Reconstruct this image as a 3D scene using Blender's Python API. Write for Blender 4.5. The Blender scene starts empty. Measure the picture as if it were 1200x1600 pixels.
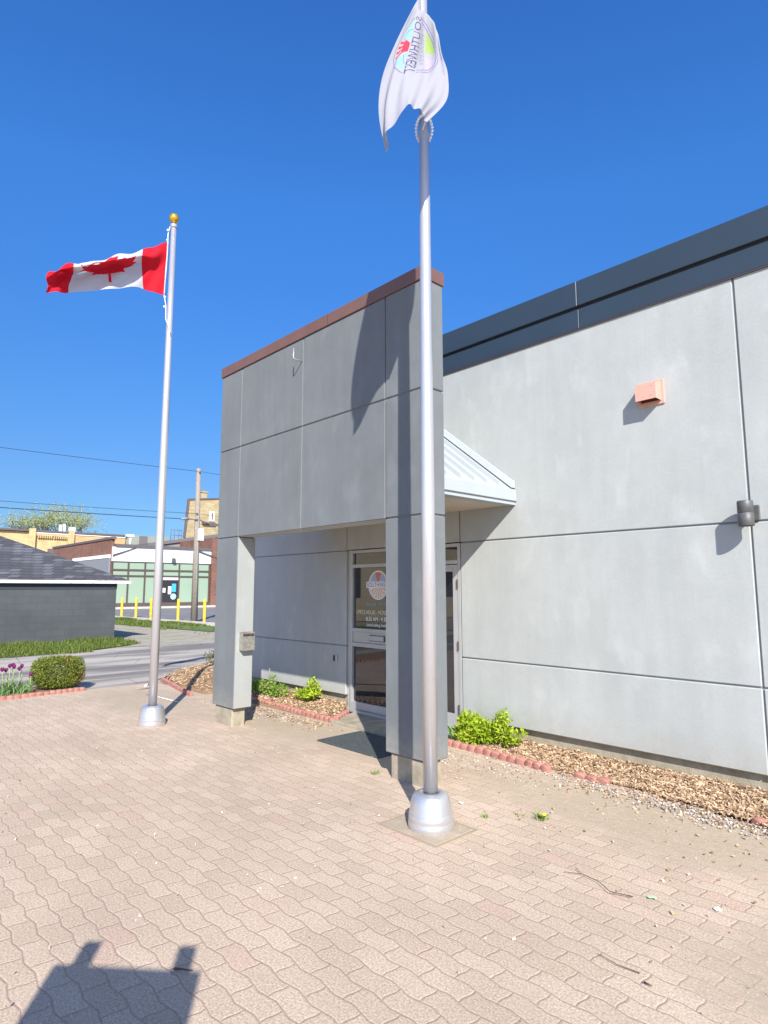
import bpy, bmesh, math, random
from mathutils import Vector, Matrix, noise
random.seed(7)
PI = math.pi
sc = bpy.context.scene

# ---------------- camera ----------------
cam_d = bpy.data.cameras.new('camera')
cam_d.sensor_fit = 'VERTICAL'; cam_d.sensor_height = 36.0; cam_d.lens = 36.0*964.13/1600
cam_d.clip_start = 0.05; cam_d.clip_end = 3000
cam = bpy.data.objects.new('camera', cam_d); sc.collection.objects.link(cam)
_p, _y, _r = 0.12493, 0.81691, -0.00099
_f = Vector((-math.sin(_y)*math.cos(_p), math.cos(_y)*math.cos(_p), math.sin(_p)))
_x = Vector((math.cos(_y), math.sin(_y), 0)); _u = _x.cross(_f)
_x2 = _x*math.cos(_r)+_u*math.sin(_r); _u2 = -_x*math.sin(_r)+_u*math.cos(_r)
cam.matrix_world = Matrix(((_x2.x, _u2.x, -_f.x, 0), (_x2.y, _u2.y, -_f.y, -6.4157), (_x2.z, _u2.z, -_f.z, 1.6), (0, 0, 0, 1)))
sc.camera = cam

# ---------------- sky, sun, exposure ----------------
SUN_AZ, SUN_EL = math.radians(125), math.radians(35)       # clockwise from +Y, towards the sun
w = bpy.data.worlds.new('World'); sc.world = w; w.use_nodes = True
wn = w.node_tree.nodes; wl = w.node_tree.links
bg = wn['Background']
sky = wn.new('ShaderNodeTexSky'); sky.sky_type = 'NISHITA'; sky.sun_disc = False
sky.sun_elevation = SUN_EL; sky.sun_rotation = SUN_AZ
sky.air_density = 1.0; sky.dust_density = 0.2; sky.ozone_density = 3.0; sky.altitude = 200
hsv = wn.new('ShaderNodeHueSaturation'); hsv.inputs['Saturation'].default_value = 1.0; hsv.inputs['Hue'].default_value = 0.5; hsv.inputs['Value'].default_value = 1.0
wl.new(sky.outputs[0], hsv.inputs['Color']); tc = wn.new('ShaderNodeTexCoord'); sx = wn.new('ShaderNodeSeparateXYZ'); wl.new(tc.outputs['Generated'], sx.inputs[0])
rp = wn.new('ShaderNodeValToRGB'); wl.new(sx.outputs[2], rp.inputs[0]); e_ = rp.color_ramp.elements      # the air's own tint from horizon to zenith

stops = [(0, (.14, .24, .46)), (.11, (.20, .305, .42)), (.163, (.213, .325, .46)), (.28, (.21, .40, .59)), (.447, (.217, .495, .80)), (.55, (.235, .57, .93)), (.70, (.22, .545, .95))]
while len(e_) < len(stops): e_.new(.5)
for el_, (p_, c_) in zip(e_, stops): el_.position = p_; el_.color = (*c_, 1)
# the half of the sky round the sun is whiter and brighter than the deep blue half opposite it
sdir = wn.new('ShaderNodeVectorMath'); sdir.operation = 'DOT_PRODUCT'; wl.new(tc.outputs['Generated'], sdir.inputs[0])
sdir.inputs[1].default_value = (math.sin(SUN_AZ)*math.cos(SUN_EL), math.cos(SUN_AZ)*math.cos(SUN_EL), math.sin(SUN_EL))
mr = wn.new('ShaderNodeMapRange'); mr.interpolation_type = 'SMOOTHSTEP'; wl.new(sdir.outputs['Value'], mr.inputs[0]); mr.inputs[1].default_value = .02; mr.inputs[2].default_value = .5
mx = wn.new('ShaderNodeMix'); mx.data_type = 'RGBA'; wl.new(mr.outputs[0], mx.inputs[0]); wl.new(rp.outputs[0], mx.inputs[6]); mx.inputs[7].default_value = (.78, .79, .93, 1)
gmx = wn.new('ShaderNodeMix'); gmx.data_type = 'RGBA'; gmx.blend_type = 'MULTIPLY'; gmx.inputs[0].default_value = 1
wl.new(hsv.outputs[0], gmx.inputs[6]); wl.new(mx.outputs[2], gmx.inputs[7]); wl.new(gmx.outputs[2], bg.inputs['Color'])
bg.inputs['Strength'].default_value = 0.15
sd = bpy.data.lights.new('sun', 'SUN'); sd.energy = 4.6; sd.angle = math.radians(0.53); sd.color = (1.0, 0.94, 0.86)
so = bpy.data.objects.new('sun', sd); sc.collection.objects.link(so)
to_sun = Vector((math.sin(SUN_AZ)*math.cos(SUN_EL), math.cos(SUN_AZ)*math.cos(SUN_EL), math.sin(SUN_EL)))
so.rotation_euler = to_sun.to_track_quat('Z', 'Y').to_euler(); so.location = (20, -15, 20)
sc.view_settings.view_transform = 'Standard'; sc.view_settings.look = 'None'
sc.view_settings.exposure = 0.84; sc.view_settings.gamma = 1.0; sc.view_settings.use_curve_mapping = False
sc.cycles.max_bounces = 6; sc.cycles.transparent_max_bounces = 6

# ---------------- helpers ----------------
def tag(o, label=None, cat=None, group=None, kind=None):
    if label: o['label'] = label
    if cat: o['category'] = cat
    if group: o['group'] = group
    if kind: o['kind'] = kind
    return o
def empty(name, loc, label=None, cat=None, group=None, rz=0):
    o = bpy.data.objects.new(name, None); sc.collection.objects.link(o)
    o.location = loc; o.rotation_euler = (0, 0, rz); o.empty_display_size = .1
    return tag(o, label, cat, group)
def copy_tree(o, parent=None):
    c = o.copy(); sc.collection.objects.link(c); c.parent = parent
    for ch in list(o.children): copy_tree(ch, c)
    return c

class MB:
    """collects geometry; build() links one mesh object. World coordinates unless off is given."""
    def __init__(s): s.v = []; s.f = []; s.m = []; s.sm = []
    def add(s, vs, fs, m=0, smooth=False):
        b = len(s.v); s.v += [tuple(p) for p in vs]
        for i, f in enumerate(fs):
            s.f.append([b+k for k in f]); s.m.append(m[i] if isinstance(m, (list, tuple)) else m); s.sm.append(smooth)
        return s
    def box(s, x0, x1, y0, y1, z0, z1, m=0, mats=None, rot=None, c=0):
        """c: chamfer; mats: dict of material per side 'x-','x+','y-','y+','z-','z+'"""
        if x1 < x0: x0, x1 = x1, x0
        if y1 < y0: y0, y1 = y1, y0
        if z1 < z0: z0, z1 = z1, z0
        mm = dict.fromkeys(('z-', 'z+', 'y-', 'x+', 'y+', 'x-'), m)
        if mats: mm.update(mats)
        if c <= 0:
            vs = [(x0,y0,z0),(x1,y0,z0),(x1,y1,z0),(x0,y1,z0),(x0,y0,z1),(x1,y0,z1),(x1,y1,z1),(x0,y1,z1)]
            fs = [(0,3,2,1),(4,5,6,7),(0,1,5,4),(1,2,6,5),(2,3,7,6),(3,0,4,7)]
            ms = [mm[k] for k in ('z-','z+','y-','x+','y+','x-')]
        else:
            vs = []; idx = {}
            for i, x in enumerate((x0, x1)):
                for j, y in enumerate((y0, y1)):
                    for k, z in enumerate((z0, z1)):
                        sx, sy, sz = (1, -1)[i], (1, -1)[j], (1, -1)[k]
                        idx[i,j,k,'x'] = len(vs); vs.append((x, y+sy*c, z+sz*c))
                        idx[i,j,k,'y'] = len(vs); vs.append((x+sx*c, y, z+sz*c))
                        idx[i,j,k,'z'] = len(vs); vs.append((x+sx*c, y+sy*c, z))
            fs = []; ms = []
            I = idx
            def F(l, mt): fs.append([I[q] for q in l]); ms.append(mt)
            F([(0,0,0,'x'),(0,0,1,'x'),(0,1,1,'x'),(0,1,0,'x')], mm['x-']); F([(1,0,0,'x'),(1,1,0,'x'),(1,1,1,'x'),(1,0,1,'x')], mm['x+'])
            F([(0,0,0,'y'),(1,0,0,'y'),(1,0,1,'y'),(0,0,1,'y')], mm['y-']); F([(0,1,0,'y'),(0,1,1,'y'),(1,1,1,'y'),(1,1,0,'y')], mm['y+'])
            F([(0,0,0,'z'),(0,1,0,'z'),(1,1,0,'z'),(1,0,0,'z')], mm['z-']); F([(0,0,1,'z'),(1,0,1,'z'),(1,1,1,'z'),(0,1,1,'z')], mm['z+'])
            for a in (0, 1):
                for b in (0, 1):
                    F([(a,b,0,'x'),(a,b,0,'y'),(a,b,1,'y'),(a,b,1,'x')][::(1 if (a+b)%2 else 1)], mm['y-' if b == 0 else 'y+'])
                    F([(a,0,b,'x'),(a,1,b,'x'),(a,1,b,'z'),(a,0,b,'z')], mm['x-' if a == 0 else 'x+'])
                    F([(0,a,b,'y'),(1,a,b,'y'),(1,a,b,'z'),(0,a,b,'z')], mm['y-' if a == 0 else 'y+'])
            for i in (0,1):
                for j in (0,1):
                    for k in (0,1): F([(i,j,k,'x'),(i,j,k,'y'),(i,j,k,'z')], mm['y-' if j == 0 else 'y+'])
        if rot is not None:
            c0 = Vector(((x0+x1)/2, (y0+y1)/2, (z0+z1)/2)); vs = [tuple(rot @ (Vector(v)-c0)+c0) for v in vs]
        return s.add(vs, fs, ms)
    def tube(s, pts, r, n=10, m=0, cap=True, smooth=True):
        """pts: list of points; r: radius or list of radii"""
        pts = [Vector(p) for p in pts]; R = r if isinstance(r, (list, tuple)) else [r]*len(pts)
        vs = []; fs = []
        for i, p in enumerate(pts):
            d = (pts[min(i+1, len(pts)-1)]-pts[max(i-1, 0)])
            if d.length < 1e-9: d = Vector((0, 0, 1))
            d.normalize()
            a = d.cross(Vector((0, 0, 1)) if abs(d.z) < .95 else Vector((1, 0, 0))).normalized(); b = d.cross(a)
            for k in range(n):
                t = 2*PI*k/n; vs.append(p+(a*math.cos(t)+b*math.sin(t))*R[i])
        for i in range(len(pts)-1):
            for k in range(n):
                k2 = (k+1) % n; fs.append((i*n+k, i*n+k2, (i+1)*n+k2, (i+1)*n+k))
        s.add(vs, fs, m, smooth)
        if cap:
            b = len(s.v)-len(vs)
            s.f.append([b+k for k in range(n)][::-1]); s.m.append(m); s.sm.append(False)
            s.f.append([b+(len(pts)-1)*n+k for k in range(n)]); s.m.append(m); s.sm.append(False)
        return s
    def lathe(s, c, prof, n=40, m=0, smooth=True):
        vs = []; fs = []
        for r, z in prof:
            for k in range(n): t = 2*PI*k/n; vs.append((c[0]+r*math.cos(t), c[1]+r*math.sin(t), c[2]+z))
        for i in range(len(prof)-1):
            for k in range(n):
                k2 = (k+1) % n; fs.append((i*n+k, i*n+k2, (i+1)*n+k2, (i+1)*n+k))
        return s.add(vs, fs, m, smooth)
    def ball(s, c, r, n=12, m=0, sz=1):
        prof = [(max(r*math.sin(PI*i/n), 1e-4), -r*sz*math.cos(PI*i/n)) for i in range(n+1)]
        return s.lathe(c, prof, n*2, m)
    def prism(s, poly, z0, z1, m=0, mt=None):
        n = len(poly); vs = [(x, y, z0) for x, y in poly]+[(x, y, z1) for x, y in poly]
        fs = [tuple(range(n))[::-1], tuple(range(n, 2*n))]+[(i, (i+1) % n, n+(i+1) % n, n+i) for i in range(n)]
        return s.add(vs, fs, [m, mt if mt is not None else m]+[m]*n)
    def build(s, name, mats, parent=None, off=None, bevel=0, rz=0):
        me = bpy.data.meshes.new(name)
        o_ = Vector(off) if off is not None else (Vector(world_of(parent)) if parent is not None else Vector((0, 0, 0)))
        me.from_pydata([tuple(Vector(v)-o_) for v in s.v], [], s.f)
        for mt in (mats if isinstance(mats, (list, tuple)) else [mats]): me.materials.append(mt)
        me.polygons.foreach_set('material_index', s.m); me.polygons.foreach_set('use_smooth', s.sm)
        bm = bmesh.new(); bm.from_mesh(me); 
        if len(bm.faces) < 60000: bmesh.ops.recalc_face_normals(bm, faces=bm.faces)
        bm.to_mesh(me); bm.free(); me.update()
        o = bpy.data.objects.new(name, me); sc.collection.objects.link(o)
        if parent is not None: o.parent = parent
        elif off is not None: o.location = off
        if bevel:
            b = o.modifiers.new('bevel', 'BEVEL'); b.width = bevel; b.segments = 2; b.limit_method = 'ANGLE'; b.angle_limit = math.radians(40)
        return o
def world_of(o):
    p = Vector((0, 0, 0))
    while o is not None: p += Vector(o.location); o = o.parent
    return p

# ---------------- node helpers ----------------
class NT:
    def __init__(s, name):
        s.mat = bpy.data.materials.new(name); s.mat.use_nodes = True
        s.n = s.mat.node_tree.nodes; s.l = s.mat.node_tree.links
        s.p = s.n['Principled BSDF']
        s._c = None
    def set(s, inp, v):
        if hasattr(v, 'links') or hasattr(v, 'is_output'): s.l.new(v, inp)
        else: inp.default_value = v
    def co(s):
        if s._c is None:
            g = s.n.new('ShaderNodeNewGeometry'); s._c = g.outputs['Position']
        return s._c
    def math(s, op, a, b=0, c=None, clamp=False):
        m = s.n.new('ShaderNodeMath'); m.operation = op; m.use_clamp = clamp
        s.set(m.inputs[0], a); s.set(m.inputs[1], b)
        if c is not None: s.set(m.inputs[2], c)
        return m.outputs[0]
    def vmul(s, v, k):
        m = s.n.new('ShaderNodeVectorMath'); m.operation = 'MULTIPLY'; s.set(m.inputs[0], v); m.inputs[1].default_value = k
        return m.outputs[0]
    def sep(s, v):
        x = s.n.new('ShaderNodeSeparateXYZ'); s.l.new(v, x.inputs[0]); return x.outputs
    def comb(s, x, y, z=0):
        c = s.n.new('ShaderNodeCombineXYZ'); s.set(c.inputs[0], x); s.set(c.inputs[1], y); s.set(c.inputs[2], z); return c.outputs[0]
    def noise(s, scale, detail=4, rough=.55, vec=None, col=False, dist=0):
        t = s.n.new('ShaderNodeTexNoise'); s.l.new(vec if vec is not None else s.co(), t.inputs['Vector'])
        t.inputs['Scale'].default_value = scale; t.inputs['Detail'].default_value = detail; t.inputs['Roughness'].default_value = rough
        t.inputs['Distortion'].default_value = dist
        return t.outputs['Color' if col else 'Fac']
    def white(s, vec):
        t = s.n.new('ShaderNodeTexWhiteNoise'); t.noise_dimensions = '2D'; s.l.new(vec, t.inputs['Vector']); return t.outputs['Value']
    def voro(s, scale, vec=None, out='Distance', feat='F1'):
        t = s.n.new('ShaderNodeTexVoronoi'); t.feature = feat; s.l.new(vec if vec is not None else s.co(), t.inputs['Vector']); t.inputs['Scale'].default_value = scale
        return t.outputs[out]
    def ramp(s, f, *stops):
        r = s.n.new('ShaderNodeValToRGB'); s.l.new(f, r.inputs[0]); e = r.color_ramp.elements
        while len(e) < len(stops): e.new(.5)
        for el, (p, c) in zip(e, stops):
            el.position = p; el.color = (c, c, c, 1) if isinstance(c, (int, float)) else (c[0], c[1], c[2], 1)
        return r.outputs[0]
    def mix(s, f, a, b, mode='MIX'):
        m = s.n.new('ShaderNodeMix'); m.data_type = 'RGBA'; m.blend_type = mode
        s.set(m.inputs[0], f)
        for i, v in ((6, a), (7, b)): s.set(m.inputs[i], v if not isinstance(v, tuple) or len(v) == 4 else (*v, 1))
        return m.outputs[2]
    def bump(s, h, strength=.3, dist=.01):
        b = s.n.new('ShaderNodeBump'); s.l.new(h, b.inputs['Height']); b.inputs['Strength'].default_value = strength; b.inputs['Distance'].default_value = dist
        s.l.new(b.outputs[0], s.p.inputs['Normal']); return b
    def col(s, c): s.set(s.p.inputs['Base Color'], c if not isinstance(c, tuple) or len(c) == 4 else (*c, 1))
    def rough(s, r): s.set(s.p.inputs['Roughness'], r)

def simple(name, col, rough=.6, metal=0, var=.08, scale=6, bump=0, bscale=80, spec=.5, coat=0):
    t = NT(name); c = col
    n = t.noise(scale, 5)
    a = tuple(max(0, k*(1-var)) for k in col); b = tuple(min(1, k*(1+var)) for k in col)
    t.col(t.mix(t.ramp(n, (.3, 0.), (.7, 1.)), a, b)); t.rough(rough); t.p.inputs['Metallic'].default_value = metal
    t.p.inputs['Specular IOR Level'].default_value = spec
    if bump: t.bump(t.noise(bscale, 6), bump, .01)
    return t.mat

def stucco(name, col, streak=.07, bump=.25):
    t = NT(name)
    blot = t.noise(1.3, 5, .6); fine = t.noise(9, 6, .65); st = t.noise(2.2, 5, .6, vec=t.vmul(t.co(), (2.5, 2.5, .35)))
    f = t.math('ADD', t.math('MULTIPLY', blot, .45), t.math('ADD', t.math('MULTIPLY', fine, .2), t.math('MULTIPLY', st, .35)))
    a = tuple(k*(1-streak*1.5) for k in col); b = tuple(min(1, k*(1+streak)) for k in col)
    c = t.mix(t.ramp(f, (.36, 0.), (.64, 1.)), a, b)
    speck = t.ramp(t.noise(160, 3, .7), (.35, .9), (.6, 1.0))
    c = t.mix(1.0, c, speck, 'MULTIPLY')
    spots = t.ramp(t.noise(3.1, 3, .5, vec=t.vmul(t.co(), (1.4, 1.4, .8))), (.58, 0.), (.74, .30))
    c = t.mix(spots, c, tuple(min(1, k*1.3) for k in col))
    zz = t.sep(t.co())[2]
    spl = t.math('MULTIPLY', t.ramp(t.math('ADD', zz, t.math('MULTIPLY', t.math('SUBTRACT', t.noise(6, 6, .7), .5), .35)), (.24, .42), (.48, 0.)), t.ramp(t.noise(14, 4, .6), (.35, .3), (.65, 1.)))
    c = t.mix(spl, c, (.34, .30, .24))
    run = t.ramp(t.noise(1.0, 3, .5, vec=t.vmul(t.co(), (9, 9, .25))), (.60, 0.), (.74, .16))
    c = t.mix(run, c, tuple(k*.72 for k in col))
    t.col(c); t.rough(.9); t.p.inputs['Specular IOR Level'].default_value = .25
    h = t.math('ADD', t.noise(220, 4, .7), t.math('MULTIPLY', t.noise(35, 4), .7))
    t.bump(h, bump, .006)
    return t.mat

def brick(name, c1, c2, mortar, bw=.22, bh=.075, axis='y', ms=.01, rough=.9, bump=.3):
    """brick pattern by world position; axis = horizontal world axis of the wall"""
    t = NT(name); x = t.sep(t.co())
    b = t.n.new('ShaderNodeTexBrick')
    h = x[1] if axis == 'y' else (x[0] if axis == 'x' else t.math('ADD', x[0], x[1]))
    t.l.new(t.comb(h, x[2], 0), b.inputs['Vector'])
    b.inputs['Color1'].default_value = (*c1, 1); b.inputs['Color2'].default_value = (*c2, 1); b.inputs['Mortar'].default_value = (*mortar, 1)
    b.inputs['Scale'].default_value = 1; b.inputs['Brick Width'].default_value = bw; b.inputs['Row Height'].default_value = bh
    b.inputs['Mortar Size'].default_value = ms; b.inputs['Bias'].default_value = 0
    n = t.ramp(t.noise(.8, 5), (.3, .82), (.7, 1.12))
    t.col(t.mix(1.0, b.outputs['Color'], n, 'MULTIPLY')); t.rough(rough)
    inv = t.math('SUBTRACT', 1, b.outputs['Fac']); t.bump(inv, bump, .01)
    return t.mat

# ---------------- materials ----------------
M = {}
M['wall_paint'] = stucco('wall_paint', (.40, .425, .415), .065)
M['trim_paint'] = stucco('trim_paint', (.33, .35, .34), .06)
M['portico_paint'] = stucco('portico_paint', (.165, .182, .190), .09)
M['joint'] = simple('joint_paint', (.22, .24, .245), .9)
M['fascia'] = simple('fascia_metal', (.027, .045, .066), .42, 0, .05, 1.5)
M['fascia_seam'] = simple('fascia_seam', (.16, .19, .21), .5)
M['brown_metal'] = simple('brown_metal', (.155, .083, .066), .5, 0, .08, 3)
M['dark_gap'] = simple('dark_gap', (.03, .03, .035), .9)
t = NT('aluminium'); st = t.noise(3, 4, .6, vec=t.vmul(t.co(), (30, 30, 2.5)))
t.col(t.mix(st, (.50, .50, .52), (.60, .60, .62))); t.p.inputs['Metallic'].default_value = .55; t.rough(t.ramp(st, (.3, .27), (.7, .34)))
M['alu'] = t.mat
t = NT('turned_aluminium'); zz = t.sep(t.co())[2]
t.col(t.mix(t.noise(4, 3), (.56, .57, .60), (.66, .66, .67))); t.p.inputs['Metallic'].default_value = .72; t.rough(.30)
t.bump(t.math('SINE', t.math('MULTIPLY', zz, 700)), .12, .002); M['alu_turned'] = t.mat
M['alu_frame'] = simple('anodised_frame', (.44, .45, .45), .42, .35, .05, 4)
M['white_metal'] = simple('white_metal', (.37, .41, .425), .45, 0, .03, 3)
M['soffit'] = simple('soffit_board', (.52, .46, .38), .8, 0, .06, 4)
M['gold'] = simple('gold_ball', (.85, .50, .05), .25, .8, .03)
M['rope'] = simple('rope', (.75, .75, .72), .9)
M['white_plastic'] = simple('white_plastic', (.8, .8, .78), .35)
M['concrete'] = NT('concrete')
t = M['concrete']; n = t.noise(7, 8, .65)
t.col(t.ramp(n, (.25, (.21, .18, .125)), (.5, (.32, .285, .21)), (.75, (.41, .375, .30)))); t.rough(.92); t.bump(t.noise(60, 8, .7), .5, .01)
M['concrete'] = t.mat
t = NT('worn_slab'); t.col(t.ramp(t.noise(9, 8, .7), (.25, (.26, .21, .145)), (.5, (.36, .295, .22)), (.75, (.44, .37, .285)))); t.rough(.95); t.bump(t.noise(60, 8, .7), .5, .01); M['slab'] = t.mat
M['salmon'] = NT('salmon_paint'); t = M['salmon']
t.col(t.mix(t.ramp(t.noise(38, 3, .5), (.63, 0.), (.68, 1.)), (.62, .335, .265), (.36, .24, .20))); t.rough(.6); M['salmon'] = t.mat
M['dark_grey_metal'] = simple('dark_grey_metal', (.10, .105, .105), .5, .2, .12, 30)
M['mat'] = simple('door_mat', (.06, .075, .078), .95, 0, .6, 90, .8, 400)
M['glass'] = NT('dark_glass'); t = M['glass']; t.col((.012, .014, .018)); t.rough(.015); t.p.inputs['IOR'].default_value = 1.85; t.p.inputs['Specular IOR Level'].default_value = .5; M['glass'] = t.mat
M['red_edge'] = NT('edging_red'); t = M['red_edge']
t.col(t.ramp(t.noise(14, 6, .7), (.3, (.27, .11, .085)), (.55, (.40, .185, .15)), (.8, (.50, .29, .24)))); t.rough(.95); t.bump(t.noise(90, 6, .7), .5, .01); M['red_edge'] = t.mat
M['black'] = simple('black_matt', (.02, .02, .022), .6)
M['white_vinyl'] = simple('white_vinyl', (.85, .85, .85), .5, 0, .01)

# paver material -----------------------------------------------------------
def paver_mat():
    t = NT('interlocking_pavers'); L, W = .215, .105
    X, Y, Z = t.sep(t.co())[:3]
    wob = t.noise(.55, 2, .5, col=True); ws = t.sep(wob)
    X = t.math('ADD', X, t.math('MULTIPLY', t.math('SUBTRACT', ws[0], .5), .05))
    Y = t.math('ADD', Y, t.math('MULTIPLY', t.math('SUBTRACT', ws[1], .5), .05))
    y1 = t.math('ADD', Y, t.math('ADD', t.math('MULTIPLY', t.math('SINE', t.math('MULTIPLY', X, 2*PI/L)), .0072), t.math('MULTIPLY', t.math('SINE', t.math('MULTIPLY', X, 6*PI/L)), -.0011)))
    yr = t.math('DIVIDE', y1, W); row = t.math('FLOOR', yr); fy = t.math('SUBTRACT', yr, row)
    odd = t.math('MODULO', t.math('ABSOLUTE', row), 2)
    x1 = t.math('ADD', X, t.math('MULTIPLY', t.math('SINE', t.math('MULTIPLY', fy, 2*PI)), .0045))
    x1 = t.math('ADD', x1, t.math('MULTIPLY', odd, L/2))
    xr = t.math('DIVIDE', x1, L); colm = t.math('FLOOR', xr); fx = t.math('SUBTRACT', xr, colm)
    dy = t.math('MULTIPLY', t.math('SUBTRACT', .5, t.math('ABSOLUTE', t.math('SUBTRACT', fy, .5))), W)
    dx = t.math('MULTIPLY', t.math('SUBTRACT', .5, t.math('ABSOLUTE', t.math('SUBTRACT', fx, .5))), L)
    d = t.math('MINIMUM', dx, dy)
    jw = t.math('ADD', .0032, t.math('MULTIPLY', t.noise(5, 4), .0052))
    joint = t.math('SUBTRACT', 1, t.math('SMOOTH_MIN', 1.0, t.math('DIVIDE', d, jw), .15), clamp=True)
    rnd = t.white(t.comb(row, colm))
    base = t.ramp(rnd, (0., (.432, .342, .256)), (.5, (.462, .366, .277)), (.95, (.487, .390, .297)), (1., (.455, .335, .262)))
    ag = t.noise(95, 5, .8); agc = t.ramp(ag, (.34, .62), (.5, 1.0), (.66, 1.42))
    c = t.mix(1.0, base, agc, 'MULTIPLY')
    peb = t.ramp(t.voro(130, out='Distance'), (.0, 1.), (.22, 0.))
    c = t.mix(t.math('MULTIPLY', peb, t.ramp(t.noise(60, 2), (.55, 0.), (.7, .6))), c, (.74, .66, .58))
    big = t.ramp(t.noise(.9, 5, .6), (.3, .88), (.7, 1.08)); c = t.mix(1.0, c, big, 'MULTIPLY')
    jc = t.mix(t.ramp(t.noise(1.6, 4), (.4, 0.), (.6, 1.)), (.37, .235, .185), (.31, .25, .195))
    # silt and sand that has washed over the joints near the beds and at the right
    px, py = t.sep(t.co())[0], t.sep(t.co())[1]
    def blob(cx, cy, sx, sy):
        a = t.math('DIVIDE', t.math('SUBTRACT', px, cx), sx); b = t.math('DIVIDE', t.math('SUBTRACT', py, cy), sy)
        r = t.math('SQRT', t.math('ADD', t.math('MULTIPLY', a, a), t.math('MULTIPLY', b, b)))
        return t.math('SUBTRACT', 1, r, clamp=True)
    m = t.math('MAXIMUM', blob(-1.7, -1.95, 2.2, .68), t.math('MULTIPLY', blob(-.75, -3.3, .6, .7), .75))
    m = t.math('MAXIMUM', m, t.math('MULTIPLY', blob(-6.2, -2.0, 2.6, .8), .8)); m = t.math('MAXIMUM', m, t.math('MULTIPLY', blob(.9, -2.0, 2.4, 1.0), .9))
    m = t.math('MAXIMUM', m, t.math('MULTIPLY', blob(-9.2, -2.6, 2.2, .9), .7))
    silt = t.ramp(t.math('ADD', t.math('MULTIPLY', m, .9), t.math('MULTIPLY', t.noise(3.5, 7, .7), 1.1)), (.62, 0.), (1.05, .9))
    jm = t.math('MULTIPLY', joint, t.math('SUBTRACT', 1, silt))
    c = t.mix(t.math('MULTIPLY', jm, .80), c, jc)
    sandc = t.ramp(t.noise(24, 8, .8), (.3, (.27, .22, .15)), (.55, (.37, .31, .225)), (.8, (.52, .46, .37)))
    c = t.mix(t.math('MULTIPLY', silt, .75), c, sandc)
    crumbs = t.ramp(t.voro(55, out='Distance'), (.0, 1.), (.13, 1.), (.16, 0.))
    c = t.mix(t.math('MULTIPLY', crumbs, t.math('MULTIPLY', silt, t.ramp(t.noise(6, 3), (.5, 0.), (.62, .9)))), c, (.8, .78, .74))
    t.col(c); t.rough(.93); t.p.inputs['Specular IOR Level'].default_value = .2
    prof = t.math('MINIMUM', t.math('DIVIDE', d, .009), 1.0)
    prof = t.math('POWER', prof, .5)
    prof = t.math('MULTIPLY', prof, t.math('SUBTRACT', 1, t.math('MULTIPLY', silt, .8)))
    h = t.math('ADD', t.math('ADD', prof, t.math('MULTIPLY', ag, .30)), t.math('MULTIPLY', rnd, .35))
    h = t.math('ADD', h, t.math('MULTIPLY', t.noise(40, 5), .3))
    t.bump(h, .62, .005)
    return t.mat
M['paver'] = paver_mat()

t = NT('asphalt'); sp = t.sep(t.co())
v = t.comb(t.math('MULTIPLY', sp[0], 1.0), t.math('MULTIPLY', sp[1], .16), 0)
band = t.noise(1.15, 5, .55, vec=v, dist=.6)
c = t.ramp(band, (.38, (.185, .175, .16)), (.47, (.245, .23, .208)), (.53, (.385, .355, .31)), (.66, (.44, .405, .35)))
crack = t.ramp(t.voro(.9, out='Distance', feat='DISTANCE_TO_EDGE'), (.0, .55), (.012, 1.))
c = t.mix(1.0, c, crack, 'MULTIPLY'); c = t.mix(1.0, c, t.ramp(t.noise(60, 5, .7), (.3, .8), (.7, 1.15)), 'MULTIPLY')
t.col(c); t.rough(.95); t.p.inputs['Specular IOR Level'].default_value = .1; t.bump(t.noise(80, 6, .7), .4, .01); M['asphalt'] = t.mat
t = NT('parking_asphalt'); t.col(t.ramp(t.noise(.5, 8, .65), (.3, (.13, .125, .125)), (.7, (.22, .21, .205)))); t.rough(.9); M['asphalt2'] = t.mat
t = NT('soil_gravel'); n = t.noise(1.2, 8, .7)
t.col(t.ramp(n, (.3, (.26, .22, .16)), (.5, (.36, .32, .25)), (.62, (.22, .24, .12)), (.75, (.40, .36, .29)))); t.rough(.95); t.bump(t.noise(30, 8, .7), .6, .02); M['soil'] = t.mat
t = NT('lawn_base'); t.col(t.ramp(t.noise(2.2, 8, .7), (.3, (.06, .10, .02)), (.55, (.11, .17, .035)), (.75, (.24, .21, .12)))); t.rough(.95); t.bump(t.noise(60, 8, .8), .8, .03); M['lawn'] = t.mat
t = NT('mulch_base'); t.col(t.ramp(t.noise(45, 6, .7), (.3, (.16, .09, .045)), (.55, (.36, .23, .12)), (.75, (.50, .36, .21)))); t.rough(.95); t.bump(t.noise(70, 6, .7), .9, .03); M['mulch'] = t.mat
def chipmat(name, a, b, c_):
    t = NT(name); g = t.n.new('ShaderNodeNewGeometry'); t.col(t.ramp(g.outputs['Random Per Island'], (0., a), (.55, b), (1., c_))); t.rough(.85); return t.mat
M['chip'] = chipmat('wood_chips', (.15, .09, .05), (.38, .25, .145), (.62, .47, .31))
M['chip_pale'] = chipmat('pale_chips', (.22, .185, .15), (.38, .33, .285), (.62, .59, .55))
def leafmat(name, a, b, c_, tr=.35, rough=.65):
    t = NT(name); g = t.n.new('ShaderNodeNewGeometry'); col = t.ramp(g.outputs['Random Per Island'], (0., a), (.5, b), (1., c_))
    t.col(col); t.rough(rough); t.p.inputs['Specular IOR Level'].default_value = .2
    tl = t.n.new('ShaderNodeBsdfTranslucent'); t.l.new(col, tl.inputs[0]); mx = t.n.new('ShaderNodeMixShader'); mx.inputs[0].default_value = tr
    out = [n for n in t.n if n.type == 'OUTPUT_MATERIAL'][0]
    t.l.new(t.p.outputs[0], mx.inputs[1]); t.l.new(tl.outputs[0], mx.inputs[2]); t.l.new(mx.outputs[0], out.inputs[0]); return t.mat
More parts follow.
